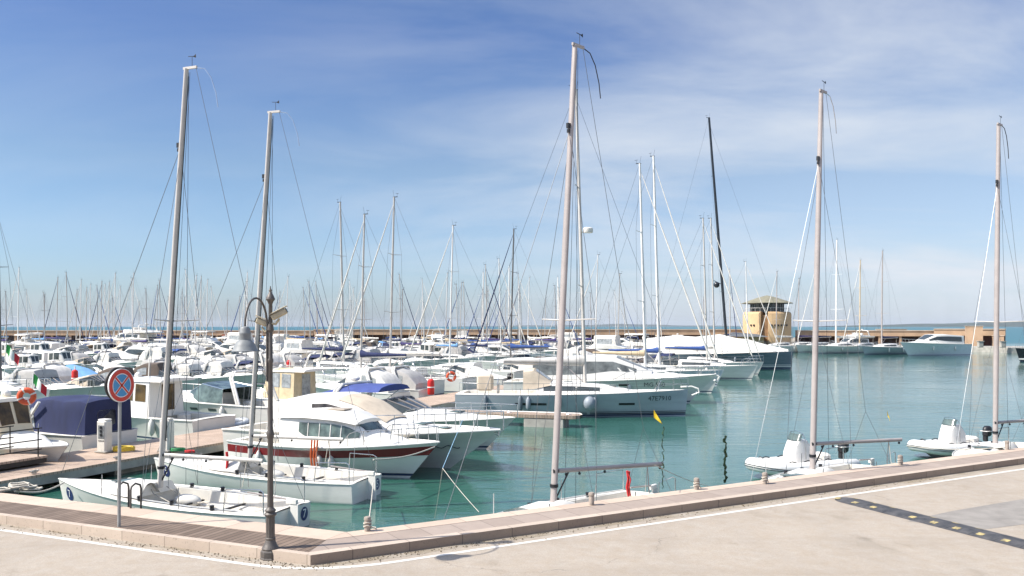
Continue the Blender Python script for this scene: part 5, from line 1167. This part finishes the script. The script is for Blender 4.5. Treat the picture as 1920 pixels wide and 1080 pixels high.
# cruiser with registration behind it
mg, mh = motorboat('hard', 13.5, 4.1, 1.85, 1.3, cover=None, glass=mat('faded_glass', (.20, .21, .20), .15, var=.3, scale=2)); named(mg, 'large white cruiser with flared bow just behind the grey yacht', 'motor cruiser')
by_bow(mg, P(1344, 702, 1.85), -12, 13.5); mh.text(mg, 'MG 550', 2.9, 1.22, .40, LETTER, -1); mh.bar(mg, .7, 1.35, 1.14, 1.28, BLACK, -1, name='porthole'); mh.bar(mg, -6.0, 4.6, 1.38, 1.41, ALUW, -1, name='sheer_line')
mb = MB(); mb.tube([(6.6, 0, 1.9), (6.9, 0, 1.7), (6.7, 0, 1.35)], .06, 6); mb.tube([(6.6, -.25, 1.5), (6.75, 0, 1.35), (6.6, .25, 1.5)], .06, 5); mb.build('anchor', GEL, mg)

# two white-masted yachts
SPEC = []
def sy(label, bow_e, n, L, H, deg=EDEG, **k):
    r, h_, at = yacht(L, L * .3, k.pop('fb', 1.35), 1.1, k.pop('hullm', GELH), k.pop('stripe', None), H, k.pop('mastm', ALU), k.pop('cover', CNAVY), k.pop('hood', None), k.pop('bimini', None), k.pop('furl', CWHITE), k.pop('spr', 2), **k)
    named(r, label, 'sailing yacht'); by_bow(r, EN(bow_e, n), deg, L); SPEC.append((bow_e, n, L, deg)); return r, h_
sy('white masted yacht with tan boom cover right of the tallest grey mast', -10.9, 63.5, 11.5, 15.8, mastm=ALUW, cover=CBEIGE, mx=.02)
sy('yacht with white mast, blue boom cover and plumb silver bow behind the MG cruiser', -11.8, 71, 12.2, 17.8, mastm=ALUW, cover=CBLUE, hullm=mat('hull_silver', (.55, .58, .60), .25, var=.08), mx=.06)
sy('yacht with royal blue boom cover and slender mast right of the white masts', -10.4, 81, 11, 13.6, mastm=ALU, cover=CBLUE)
sy('yacht with white boom cover between slender masts left of the tent yacht', -10.8, 88.5, 11.5, 14.5, mastm=ALU, cover=CWHITE)

# slate yacht under a white winter tent
def tent_yacht():
    L = 16.5; root, h, at = yacht(L, 5.0, 2.05, 1.75, SLATE, None, 26.8, ALUB, None, None, None, None, 3, FEND, False, 4.4, tw=.85, mx=.06, bowrake=.01)
    named(root, 'slate blue yacht with black mast under a white winter tent', 'sailing yacht'); by_bow(root, D(1487, 96.8, 0), -9, L)
    def S2(x, wb, z0, z1, wt=.03): return (x, wb, wt, z0, z1, .0)
    secs = [S2(-8.2, 2.1, 1.7, 3.5, .4), S2(-5, 2.4, 1.75, 3.85, .3), S2(-2.6, 2.45, 1.8, 3.7, .2), S2(.2, 2.4, 1.85, 4.0, .25), S2(2.0, 2.2, 1.9, 3.55), S2(3.2, 2.0, 1.95, 3.45), S2(5.2, 1.4, 2.0, 2.85), S2(7.7, .3, 2.05, 2.3)]
    t = shell(root, secs, canvas('tent_white', (.74, .71, .65)), 'winter_tent', sub=3, ang=25)
    mb = MB()
    for x in (-5, -2.6, .2, 3.2):
        for sg in (1, -1): mb.tube([surf(secs, x, .5 * sg) + Vector((0, .03 * sg, .0)), surf(secs, x, 1.0 * sg) + Vector((0, .03 * sg, 0)), (x, h.half(x) * sg, 1.7)], .03, 4)
    mb.build('tent_strap', ROPE, t)
    h.bar(root, -8, 8.0, .34, .42, ALUW, -1, name='cove_line'); h.bar(root, -8, 8.0, .52, .56, ALUW, -1, name='cove_line'); h.bar(root, -2.2, -1.4, 1.35, 1.5, BLACK, -1, name='porthole'); h.bar(root, .2, .8, 1.4, 1.52, BLACK, -1, name='porthole')
    mb = MB(); c = at(7.5); mb.sphere((c.x - .6, .3, c.z), .35, 7); mb.tube([at(7.5), c + Vector((-.9, .5, .5))], .05, 4); mb.build('mast_instrument', ALUB, root)
tent_yacht()

# tall masts among the left rows (masts matched one for one)
sy('yacht with navy boom cover and open navy sail bundle below the fourth mast', -38.5, 64.5, 12.5, 14.6, deg=EDEG, cover=CNAVY, mx=.03, furl=None)
sy('yacht whose long navy boom cover tapers right of the central masts', -39.2, 53.0, 10.5, 11.6, deg=EDEG + 180, cover=CNAVY, mx=.10, hullm=GELH)
sy('white yacht with the tallest of the three central masts', -40.0, 57.0, 12, 13.4, deg=EDEG + 180, cover=CWHITE, mx=.08)
sy('low white yacht with slim white mast standing alone left of centre', -39.7, 67.0, 11.5, 12.3, deg=EDEG + 180, mastm=ALUW, cover=None, boom=False, hood=None, mx=.09)
sy('yacht with dark stained mast between slim white mast and tallest grey mast', -39.7, 80.5, 11.5, 13.4, deg=EDEG + 180, mastm=mat('mast_dark', (.16, .15, .14), .5), cover=CBLUE, mx=.09, furl=CNAVY)
sy('yacht with tall dark mast and thick black furled sail at the left edge', -43.2, 34.0, 9.0, 10.3, deg=EDEG, mastm=mat('mast_dark', (.16, .15, .14), .5), cover=None, furl=None, mx=.04)

# boats on the left side of the near pontoon
def left(root_h, n, L, label, cat, deg=EDEG + 180, e=-26.3, h=None):
    root = root_h[0] if isinstance(root_h, tuple) else root_h; named(root, label, cat); s = EN(e, n); a = radians(deg); place(root, (s.x + cos(a) * L / 2, s.y + sin(a) * L / 2, 0), deg); return root_h
pl = motorboat('pilot', 7.2, 2.7, 1.05, .85, glass=GLASSB, house=CREAM, cover=None, rails=False); r_, h_ = pl; named(r_, 'cream cabin boat with amber windows and slanted bow name, cut by left edge', 'motorboat'); by_bow(r_, EN(-24.1, 19.6), EDEG, 7.2); h_.text(r_, 'PEN LUI', 1.9, .58, .32, LETTER, -1, shear=.35)
def navy_boat():
    L = 7.6; r, h = motorboat('open', L, 2.8, 1.15, .95, cover=None, rails=True, glass=GLASSG); left(r, 23.2, L, 'white speedboat enclosed by a tall navy canvas canopy near the road sign', 'motorboat')
    z = .9; secs = [(-3.72, 1.08, 1.0, z - .35, z + 1.2, .10), (-3.4, 1.12, 1.02, z - .1, z + 1.27, .08), (-2.6, 1.14, 1.0, z - .02, z + 1.22, .10), (-1.9, 1.12, .98, z, z + 1.28, .10), (-.95, 1.10, .94, z + .05, z + 1.22, .10), (-.5, 1.08, .86, z + .45, z + 1.0, .08)]
    c = shell(r, secs, CNAVY, 'canopy', sub=3, ang=40); mb = MB(); zc, n = z + .62, 24
    mb.add([(-3.72, .1 + .42 * (abs(cos(a)) ** .4) * (1 if cos(a) > 0 else -1), zc + .3 * (abs(sin(a)) ** .4) * (1 if sin(a) > 0 else -1)) for a in [2 * pi * i / n for i in range(n)]], [tuple(range(n))]); mb.build('rear_window', VINYL, c)
    for sg in (1, -1):
        mb = MB(); mb.add([surf(secs, -.95, .6 * sg) + Vector((.02, .02 * sg, 0)), surf(secs, -.6, .9 * sg) + Vector((.03, .03 * sg, 0)), surf(secs, -1.2, .92 * sg) + Vector((0, .03 * sg, 0))], [(0, 1, 2)]); mb.build('side_window', VINYL, c)
        mb = MB(); mb.tube([(-.5, 1.12 * sg, z + .1), (-1.5, 1.16 * sg, z + 1.2)], .06, 5); mb.build('canopy_strut', GEL, c)
    return r
navy_boat()
left(motorboat('pilot', 7.6, 2.9, 1.15, .95, glass=GLASSB, cover=None, rails=True), 28.6, 7.6, 'white wheelhouse boat with amber doors under a wide roof, behind first mast', 'motorboat')
dg = inflatable('grey inflatable tender lying off the white wheelhouse boat stern', console=False, m=RUBG); q = EN(-27.4, 30.4); place(dg, (q.x, q.y, .15), EDEG + 90, .62)
sc_ = motorboat('sport', 9.2, 3.1, 1.45, 1.1, cover=None, glass=GLASSG, arch=True); left(sc_, 33.4, 9.2, 'white sport cruiser with black framed windscreen and oval portholes', 'motor cruiser'); sc_[1].text(sc_[0], 'Sweety', 1.0, 1.22, .24, LETTER, 1, shear=.4)
for x in (-1.6, -.4): sc_[1].bar(sc_[0], x, x + .5, .82, .95, GLASS, 1, name='porthole')
left(motorboat('pilot', 7.4, 2.9, 1.1, .9, glass=VINYL, house=mat('canvas_cream', (.66, .53, .33), .7, var=.12, scale=3), cover=None), 38.4, 7.4, 'cream fishing boat with tall cream canvas enclosure right of the street lamp', 'fishing boat')

# right-hand row along the far quay
def far(root_h, px, Y, L, deg, label, cat): r = root_h[0]; named(r, label, cat); place(r, D(px, Y, 0), deg); return root_h
far(motorboat('hard', 13.6, 4.4, 2.3, 1.9, cover=None, hullm=mat('hull_pearl', (.60, .64, .66), .22, var=.06)), 1747, 144, 13.6, 200, 'large white motor yacht with dark hull windows, rightmost in the far row', 'motor yacht')
fy = [(1660, 150, 13, 16.5, ALUD, CNAVY, GREYH, 'pale grey yacht with the tallest grey mast left of the white motor yacht'), (1618, 158, 12, 15.5, CBEIGE, CWHITE, GELH, 'white yacht with yellowish mast in the far right row'), (1575, 156, 14, 19, ALUW, CWHITE, GELH, 'white yacht with long white mast and crosstrees in the far row'), (1535, 162, 12, 15, ALU, CNAVY, GELH, 'white yacht directly behind the right of centre mast in the far row'),
      (1503, 165, 11, 12.5, ALUD, CPURP, GELH, 'yacht with dark violet boom cover just right of the control tower'), (1462, 160, 11, 13.5, ALUD, CWHITE, GELH, 'white yacht in front of the control tower, right of its recess')]
for i, (px, Y, L, H, mm, cv, hm, lb) in enumerate(fy): far(yacht(L, L * .3, 1.5, 1.25, hm, None, H, mm, cv, None, None, CWHITE if i % 2 else None, 2, rake=.8, name='sailing_yacht'), px, Y, L, 212 - i * 1.2, lb, 'sailing yacht')
far(motorboat('fly', 11, 3.6, 1.7, 1.3, cover=None), 1596, 163, 11, 208, 'white flybridge cruiser tucked behind the long white mast in the far row', 'motor cruiser')
bk = yacht(12, 3.7, 1.9, 1.6, BLACKH, None, 17, ALUB, None, None, None, None, 2, rake=.5); named(bk[0], 'black hulled yacht entering at the right edge with white boot line', 'sailing yacht'); by_bow(bk[0], D(1904, 118, 0), 176, 12); bk[1].bar(bk[0], -5.8, 5.6, .3, .5, ALUW, 1, name='cove_line')

# ------------------------------------------------------------------ prototypes for the fleet, then the rows
protos = []
def proto(kind, weight, rt, desc, cat, L, H=0): protos.append(dict(kind=kind, w=weight, r=rt[0], desc=desc, cat=cat, L=L, H=H, used=False, big='flybridge' in desc or 'wheelhouse' in desc or 'hardtop' in desc))
for cv, nm, hm, bim, hd in ((CNAVY, 'navy', GELH, None, CNAVY), (CBLUE, 'blue', GELH, None, CBLUE), (CWHITE, 'white', GELH, CWHITE, CSAND), (CLBLUE, 'pale blue', GELH, None, None), (CBEIGE, 'tan', GELH, None, CBEIGE), (CPURP, 'violet', GELH, None, None)):
    L = {'navy': 11, 'blue': 9.8, 'white': 12, 'pale blue': 9, 'tan': 10.5, 'violet': 10}[nm]
    proto('s', 1.0, yacht(L, L * .31, 1.3, 1.05, hm, {'navy': NAVYH, 'blue': BOOT}.get(nm), L * {'navy': 1.2, 'violet': .98, 'pale blue': 1.05}.get(nm, 1.12), {'white': ALUW, 'tan': ALUW, 'violet': ALUD}.get(nm, ALU), cv, hd, bim, {'navy': CNAVY, 'white': CWHITE, 'tan': CWHITE, 'blue': CBLUE}.get(nm)), 'white sailboat with ' + nm + ' boom cover', 'sailboat', L, L * 1.18)
proto('s', .45, yacht(10.5, 3.3, 1.3, 1.05, NAVYH, None, 12.8, ALUW, CWHITE, CWHITE, None, CWHITE), 'navy hulled sailboat', 'sailboat', 10.5, 12.8)
proto('s', .8, yacht(9.2, 2.9, 1.1, .95, GELH, None, 11.2, ALU, None, None, None, None, boom=True), 'white sailboat with bare boom', 'sailboat', 9.2, 11.2)
MP = [('sport', 8.2, CWHITE, 'full', 1.3, 'white sport boat with white canopy', GELH), ('sport', 8.8, CGREY, 'full', .9, 'white sport boat with grey canopy', GELH), ('sport', 7.8, CNAVY, None, .6, 'white sport boat with navy bimini', GELH), ('open', 7.0, CSAND, None, .9, 'white open boat under sand cover', GELH),
      ('open', 6.6, CLBLUE, None, .35, 'white open boat under pale blue cover', GELH), ('open', 7.4, CWHITE, None, .9, 'white open boat under white cover', GELH), ('fly', 11.0, CWHITE, None, 1.0, 'white flybridge cruiser', GELH), ('fly', 10.2, CWHITE, 'full', .6, 'white flybridge cruiser with enclosed bridge', GELH), ('hard', 10.0, None, None, 1.2, 'white hardtop cruiser', GELH),
      ('pilot', 7.2, None, None, 1.0, 'white wheelhouse boat', GELH), ('pilot', 6.6, None, None, .3, 'green hulled wheelhouse boat', mat('hull_green', (.03, .14, .11), .3, var=.1)), ('hard', 11.5, None, None, .4, 'navy hulled hardtop cruiser', NAVYH), ('sport', 7.4, CBROWN, 'full', .4, 'white sport boat with brown canopy', GELH), ('sport', 7.6, CBLUE, None, .35, 'white sport boat with blue bimini', GELH)]
for k, L, cv, tp, w, ds, hm in MP:
    proto('m', w, motorboat(k, L, L * .33, 1.0 + L * .045, .8 + L * .02, hullm=hm, cover=cv, top=tp, ob=(k == 'open'), arch=(k == 'sport' and L > 7.7)), ds, 'motorboat' if L < 8.5 else 'motor cruiser', L)
fleet = []
taken = [(-1, n) for n in ()]
rowsdef = [(-26.3, -1, 43.0, 118, 'A'), (-22.5, 1, 64.0, 116, 'A')]
for e in (-53.9, -82, -110, -138): rowsdef += [(e - 1.5, -1, 30, 172, 'B'), (e + 1.5, 1, 30, 172, 'B')]
blockA_left = [53.0, 57.0, 67.0, 80.5]; blockA_right = [63.5, 71, 81, 88.5, 94.5, 99, 103]; blockB_right = [64.5, 34.0]
r = random.Random(22)
ws = [p['w'] for p in protos]
KIDC = {}
for o in S.collection.objects:
    if o.parent: KIDC.setdefault(o.parent.name, []).append(o)
def kids(o): return KIDC.get(o.name, [])
def clone(o, parent=None):
    c = o.copy(); S.collection.objects.link(c)
    if parent: c.parent = parent; c.matrix_parent_inverse = o.matrix_parent_inverse.copy()
    for ch in kids(o): clone(ch, c)
    return c
for (e, sd_, n0, n1, key) in rowsdef:
    n = n0 + r.random() * 2
    while n < n1:
        step = 3.15 + r.random() * .8
        blk = blockA_left if (e == -26.3) else blockA_right if e == -22.5 else blockB_right if abs(e + 52.4) < .1 else []
        if any(abs(n - b) < 3.4 for b in blk): n += .7; continue
        far_ = n > 100
        k = r.choices(range(len(protos)), [w * ((1.9 if n > 112 + .0 * e else 1.2 if n > 92 else .0) if p['kind'] == 's' else .9 * (.12 if n < 80 and p['big'] else 1)) for w, p in zip(ws, protos)])[0]; p = protos[k]
        sc = r.uniform(.82, 1.0) * (.9 if n < 75 else 1); L = p['L'] * sc
        if r.random() < .04: n += step; continue
        s = EN(e + sd_ * .5, n); deg = EDEG + (180 if sd_ < 0 else 0) + r.uniform(-2, 2); a = radians(deg); c = Vector((s.x + cos(a) * L / 2, s.y + sin(a) * L / 2, 0))
        px, py = proj(c)
        if c.y > 183 or px < -110 or (px > 1560) or c.y < 25: n += step; continue
        o = p['r'] if not p['used'] else clone(p['r']); p['used'] = True
        place(o, c, deg, sc); fleet.append((o, p, px, py)); n += step
# one more line of boats moored along the breakwater itself
x = -108
while x < 50:
    k = r.choices(range(len(protos)), ws)[0]; p = protos[k]; sc = r.uniform(.95, 1.2); c = Vector((x, 179.5 + r.uniform(-1, 1) - (x > 20) * (x - 20) * .1, 0)); px, py = proj(c)
    o = p['r'] if not p['used'] else clone(p['r']); p['used'] = True; place(o, c, -90 + r.uniform(-4, 4), sc); fleet.append((o, p, px, py)); x += 4.2 + r.random() * 1.6
for p in protos:
    if not p['used']:
        place(p['r'], EN(-30, 112), EDEG + 180); fleet.append((p['r'], p, *proj(EN(-30, 112)))); p['used'] = True
# labels: look first, then the zone of the view it stands in, then its order among look-alikes
ZN = [(-200, 'near the left edge'), (60, 'left of the road sign'), (200, 'behind the road sign'), (262, 'left of first mast'), (330, 'right of first mast'), (430, 'behind the street lamp'), (545, 'right of street lamp'), (640, 'behind the central masts'), (740, 'left of slim white mast'), (840, 'right of slim white mast'), (950, 'left of tallest grey mast'), (1060, 'left of two white masts'), (1190, 'behind two white masts'), (1290, 'behind the white tent'), (1395, 'by the control tower')]
RW = [(648.5, 'last rows'), (657, 'far rows'), (672, 'middle rows'), (700, 'nearer rows'), (2000, 'front rows')]
bins = {}
for t in fleet:
    z = [q[1] for q in ZN if t[2] >= q[0]][-1]; w_ = [q[1] for q in RW if t[3] < q[0]][0]; bins.setdefault((t[1]['desc'], z, w_), []).append(t)
ORD = ['leftmost', 'second from left', 'third from left', 'fourth from left', 'fifth from left', 'sixth from left', 'seventh from left']
for (d_, z, w_), ts in bins.items():
    ts.sort(key=lambda t: t[2])
    for i, (o, p, px, py) in enumerate(ts):
        lb = d_ + ' ' + z + ', ' + w_ + ('' if len(ts) == 1 else ', ' + ORD[min(i, 6)])
        tag(o, lb, p['cat'], 'boats moored in rows along the pontoons')
print('FLEET', len(fleet), 'maxwords', max(len(o['label'].split()) for o, *_ in fleet))

# big white flybridge yacht in front of the breakwater (left)
bf = motorboat('fly', 15, 4.6, 2.2, 1.7, cover=None); named(bf[0], 'big white flybridge yacht standing above the breakwater left of first mast', 'motor yacht'); place(bf[0], D(246, 172, 0), 150, 1.15)
# lifebuoy, flags
def ring(p, label, R_=.32, rz=0):
    o = empty('lifebuoy', p, rz, label, 'lifebuoy'); mb = MB(); mb.tube([(R_ * cos(a), 0, R_ * sin(a)) for a in [2 * pi * i / 24 for i in range(25)]], .09, 10, cap=False); mb.build('ring', ORANGE, o, 80)
    mb = MB()
    for k in range(4): a0 = k * pi / 2 + .4; mb.tube([(R_ * cos(a), 0, R_ * sin(a)) for a in (a0 - .12, a0, a0 + .12)], .096, 10, cap=False)
    mb.build('white_band', FENDW, o, 80)
ring(D(50, 27.5, CZ - (743 - HY) / F * 27.5), 'orange ring lifebuoy on the cream cabin boat at the left edge', .2, .3); ring(D(846, 56, CZ - (706 - HY) / F * 56), 'orange lifebuoy at the yacht stern above the navy bimini cruiser', .26, .2)
def flag(p, label, w=.9, hgt=.6):
    o = empty('italian_flag', p, 0, label, 'flag'); mb = MB(); mb.tube([(0, 0, -1.2), (.1, 0, .5)], .02, 5); mb.build('flagstaff', ALUW, o)
    for i, m in enumerate((mat('flag_green', (.05, .38, .08), .8), mat('flag_white', (.75, .74, .7), .8), mat('flag_red', (.62, .03, .04), .8))):
        mb = MB(); rows = []
        for k in range(4): x = (i + k / 3) * w / 3; rows.append([(x * .7 + .1, .06 * sin(x * 9), .5 - x * .75), (x * .7 + .1 - .05, .06 * sin(x * 9 + 1), .5 - x * .75 - hgt)])
        mb.rows(rows); mb.build('stripe', m, o, 70)
flag(D(8, 44, CZ - (662 - HY) / F * 44), 'large Italian tricolour hanging above the boats at the left edge', .95, .45)
flag(D(58, 36, CZ - (722 - HY) / F * 36), 'small Italian flag behind the navy canvas boat', .8, .4)
# mooring lines near the camera
cq = lambda px, py: P(px, py, TOP + .02)
line(cq(28, 921), P(120, 905, .85), .12, ROPE, .022, 'pale mooring line from the left coping to the bow of boat 7')
line(cq(690, 990), P(700, 905, .8), .05, ROPE, .014, 'mooring line from the roped bollard up to the stern of boat 5')
line(P(700, 862, 1.25), P(815, 838, 1.15), .10, ROPE, .022, 'pale line between boat 5 stern rail and the red banded bow')
line(cq(898, 960), D(830, 19.5, CZ - (878 - HY) / F * 19.5), .03, ROPE, .007, 'pale bridle leg running right from the line knot in open water')
line(D(830, 19.5, CZ - (878 - HY) / F * 19.5), P(815, 972, 0.2), .02, ROPE, .007, 'weedy bridle leg dropping into the water right of the roped bollard')
line(D(830, 19.5, CZ - (878 - HY) / F * 19.5), D(868, 22.5, CZ - (786 - HY) / F * 22.5), .0, mat('rope_blue', (.25, .42, .55), .8), .008, 'pale blue line rising from the bridle knot')
line(cq(1895, 838), P(1700, 836, .5), .1, ROPE, .012, 'thin line from the far right bollard to the second inflatable')
line(P(1228, 872, 1.9), P(1330, 912, .6), .05, ROPE, .008, 'thin pale line from the centre boom end towards the quay')
WEED = mat('weed_green', (.05, .09, .03), .9, var=.4, scale=20)
def weed(px, y0, y1, Y, label, r0=.05):
    mb = MB(); rr_ = random.Random(px); z0, z1 = CZ - (y0 - HY) / F * Y, max(-.1, CZ - (y1 - HY) / F * Y); n = 26; a = D(px, Y, 0)
    mb.tube([Vector((rr_.uniform(-.03, .03), rr_.uniform(-.03, .03), lerp(z0, z1, i / n))) for i in range(n + 1)], [r0 * rr_.uniform(.4, 1.2) for _ in range(n + 1)], 5); o = mb.build('weedy_mooring_line', WEED, None, 30, loc=a); tag(o, label, 'rope')
weed(1360, 818, 905, 20.6, 'dark green weed covered mooring line hanging left of the nearer inflatable', .035)
weed(1243, 800, 916, 20.0, 'thin weedy line hanging below the yellow pennant', .015)

# sea air: one even box round everything, sky outside it
mb = MB(); mb.box((0, 11000, 63), (46000, 23000, 128)); hz = mb.build('haze', bpy.data.materials.new('haze_air')); hm = hz.data.materials[0]; hm.use_nodes = True; t = hm.node_tree; t.nodes.clear()
ou = t.nodes.new('ShaderNodeOutputMaterial'); pv = t.nodes.new('ShaderNodeVolumePrincipled'); pv.inputs['Color'].default_value = (.86, .92, 1, 1); pv.inputs['Density'].default_value = 0.00003; pv.inputs['Anisotropy'].default_value = .2; t.links.new(pv.outputs[0], ou.inputs['Volume'])
tag(hz, kind='stuff', label='thin sea haze paling the far coast')

_l = [o['label'] for o in S.collection.objects if o.parent is None and 'label' in o and 'kind' not in o]
assert not [x for x in set(_l) if _l.count(x) > 1] and max(len(x.split()) for x in _l) <= 16, [x for x in set(_l) if _l.count(x) > 1][:5]
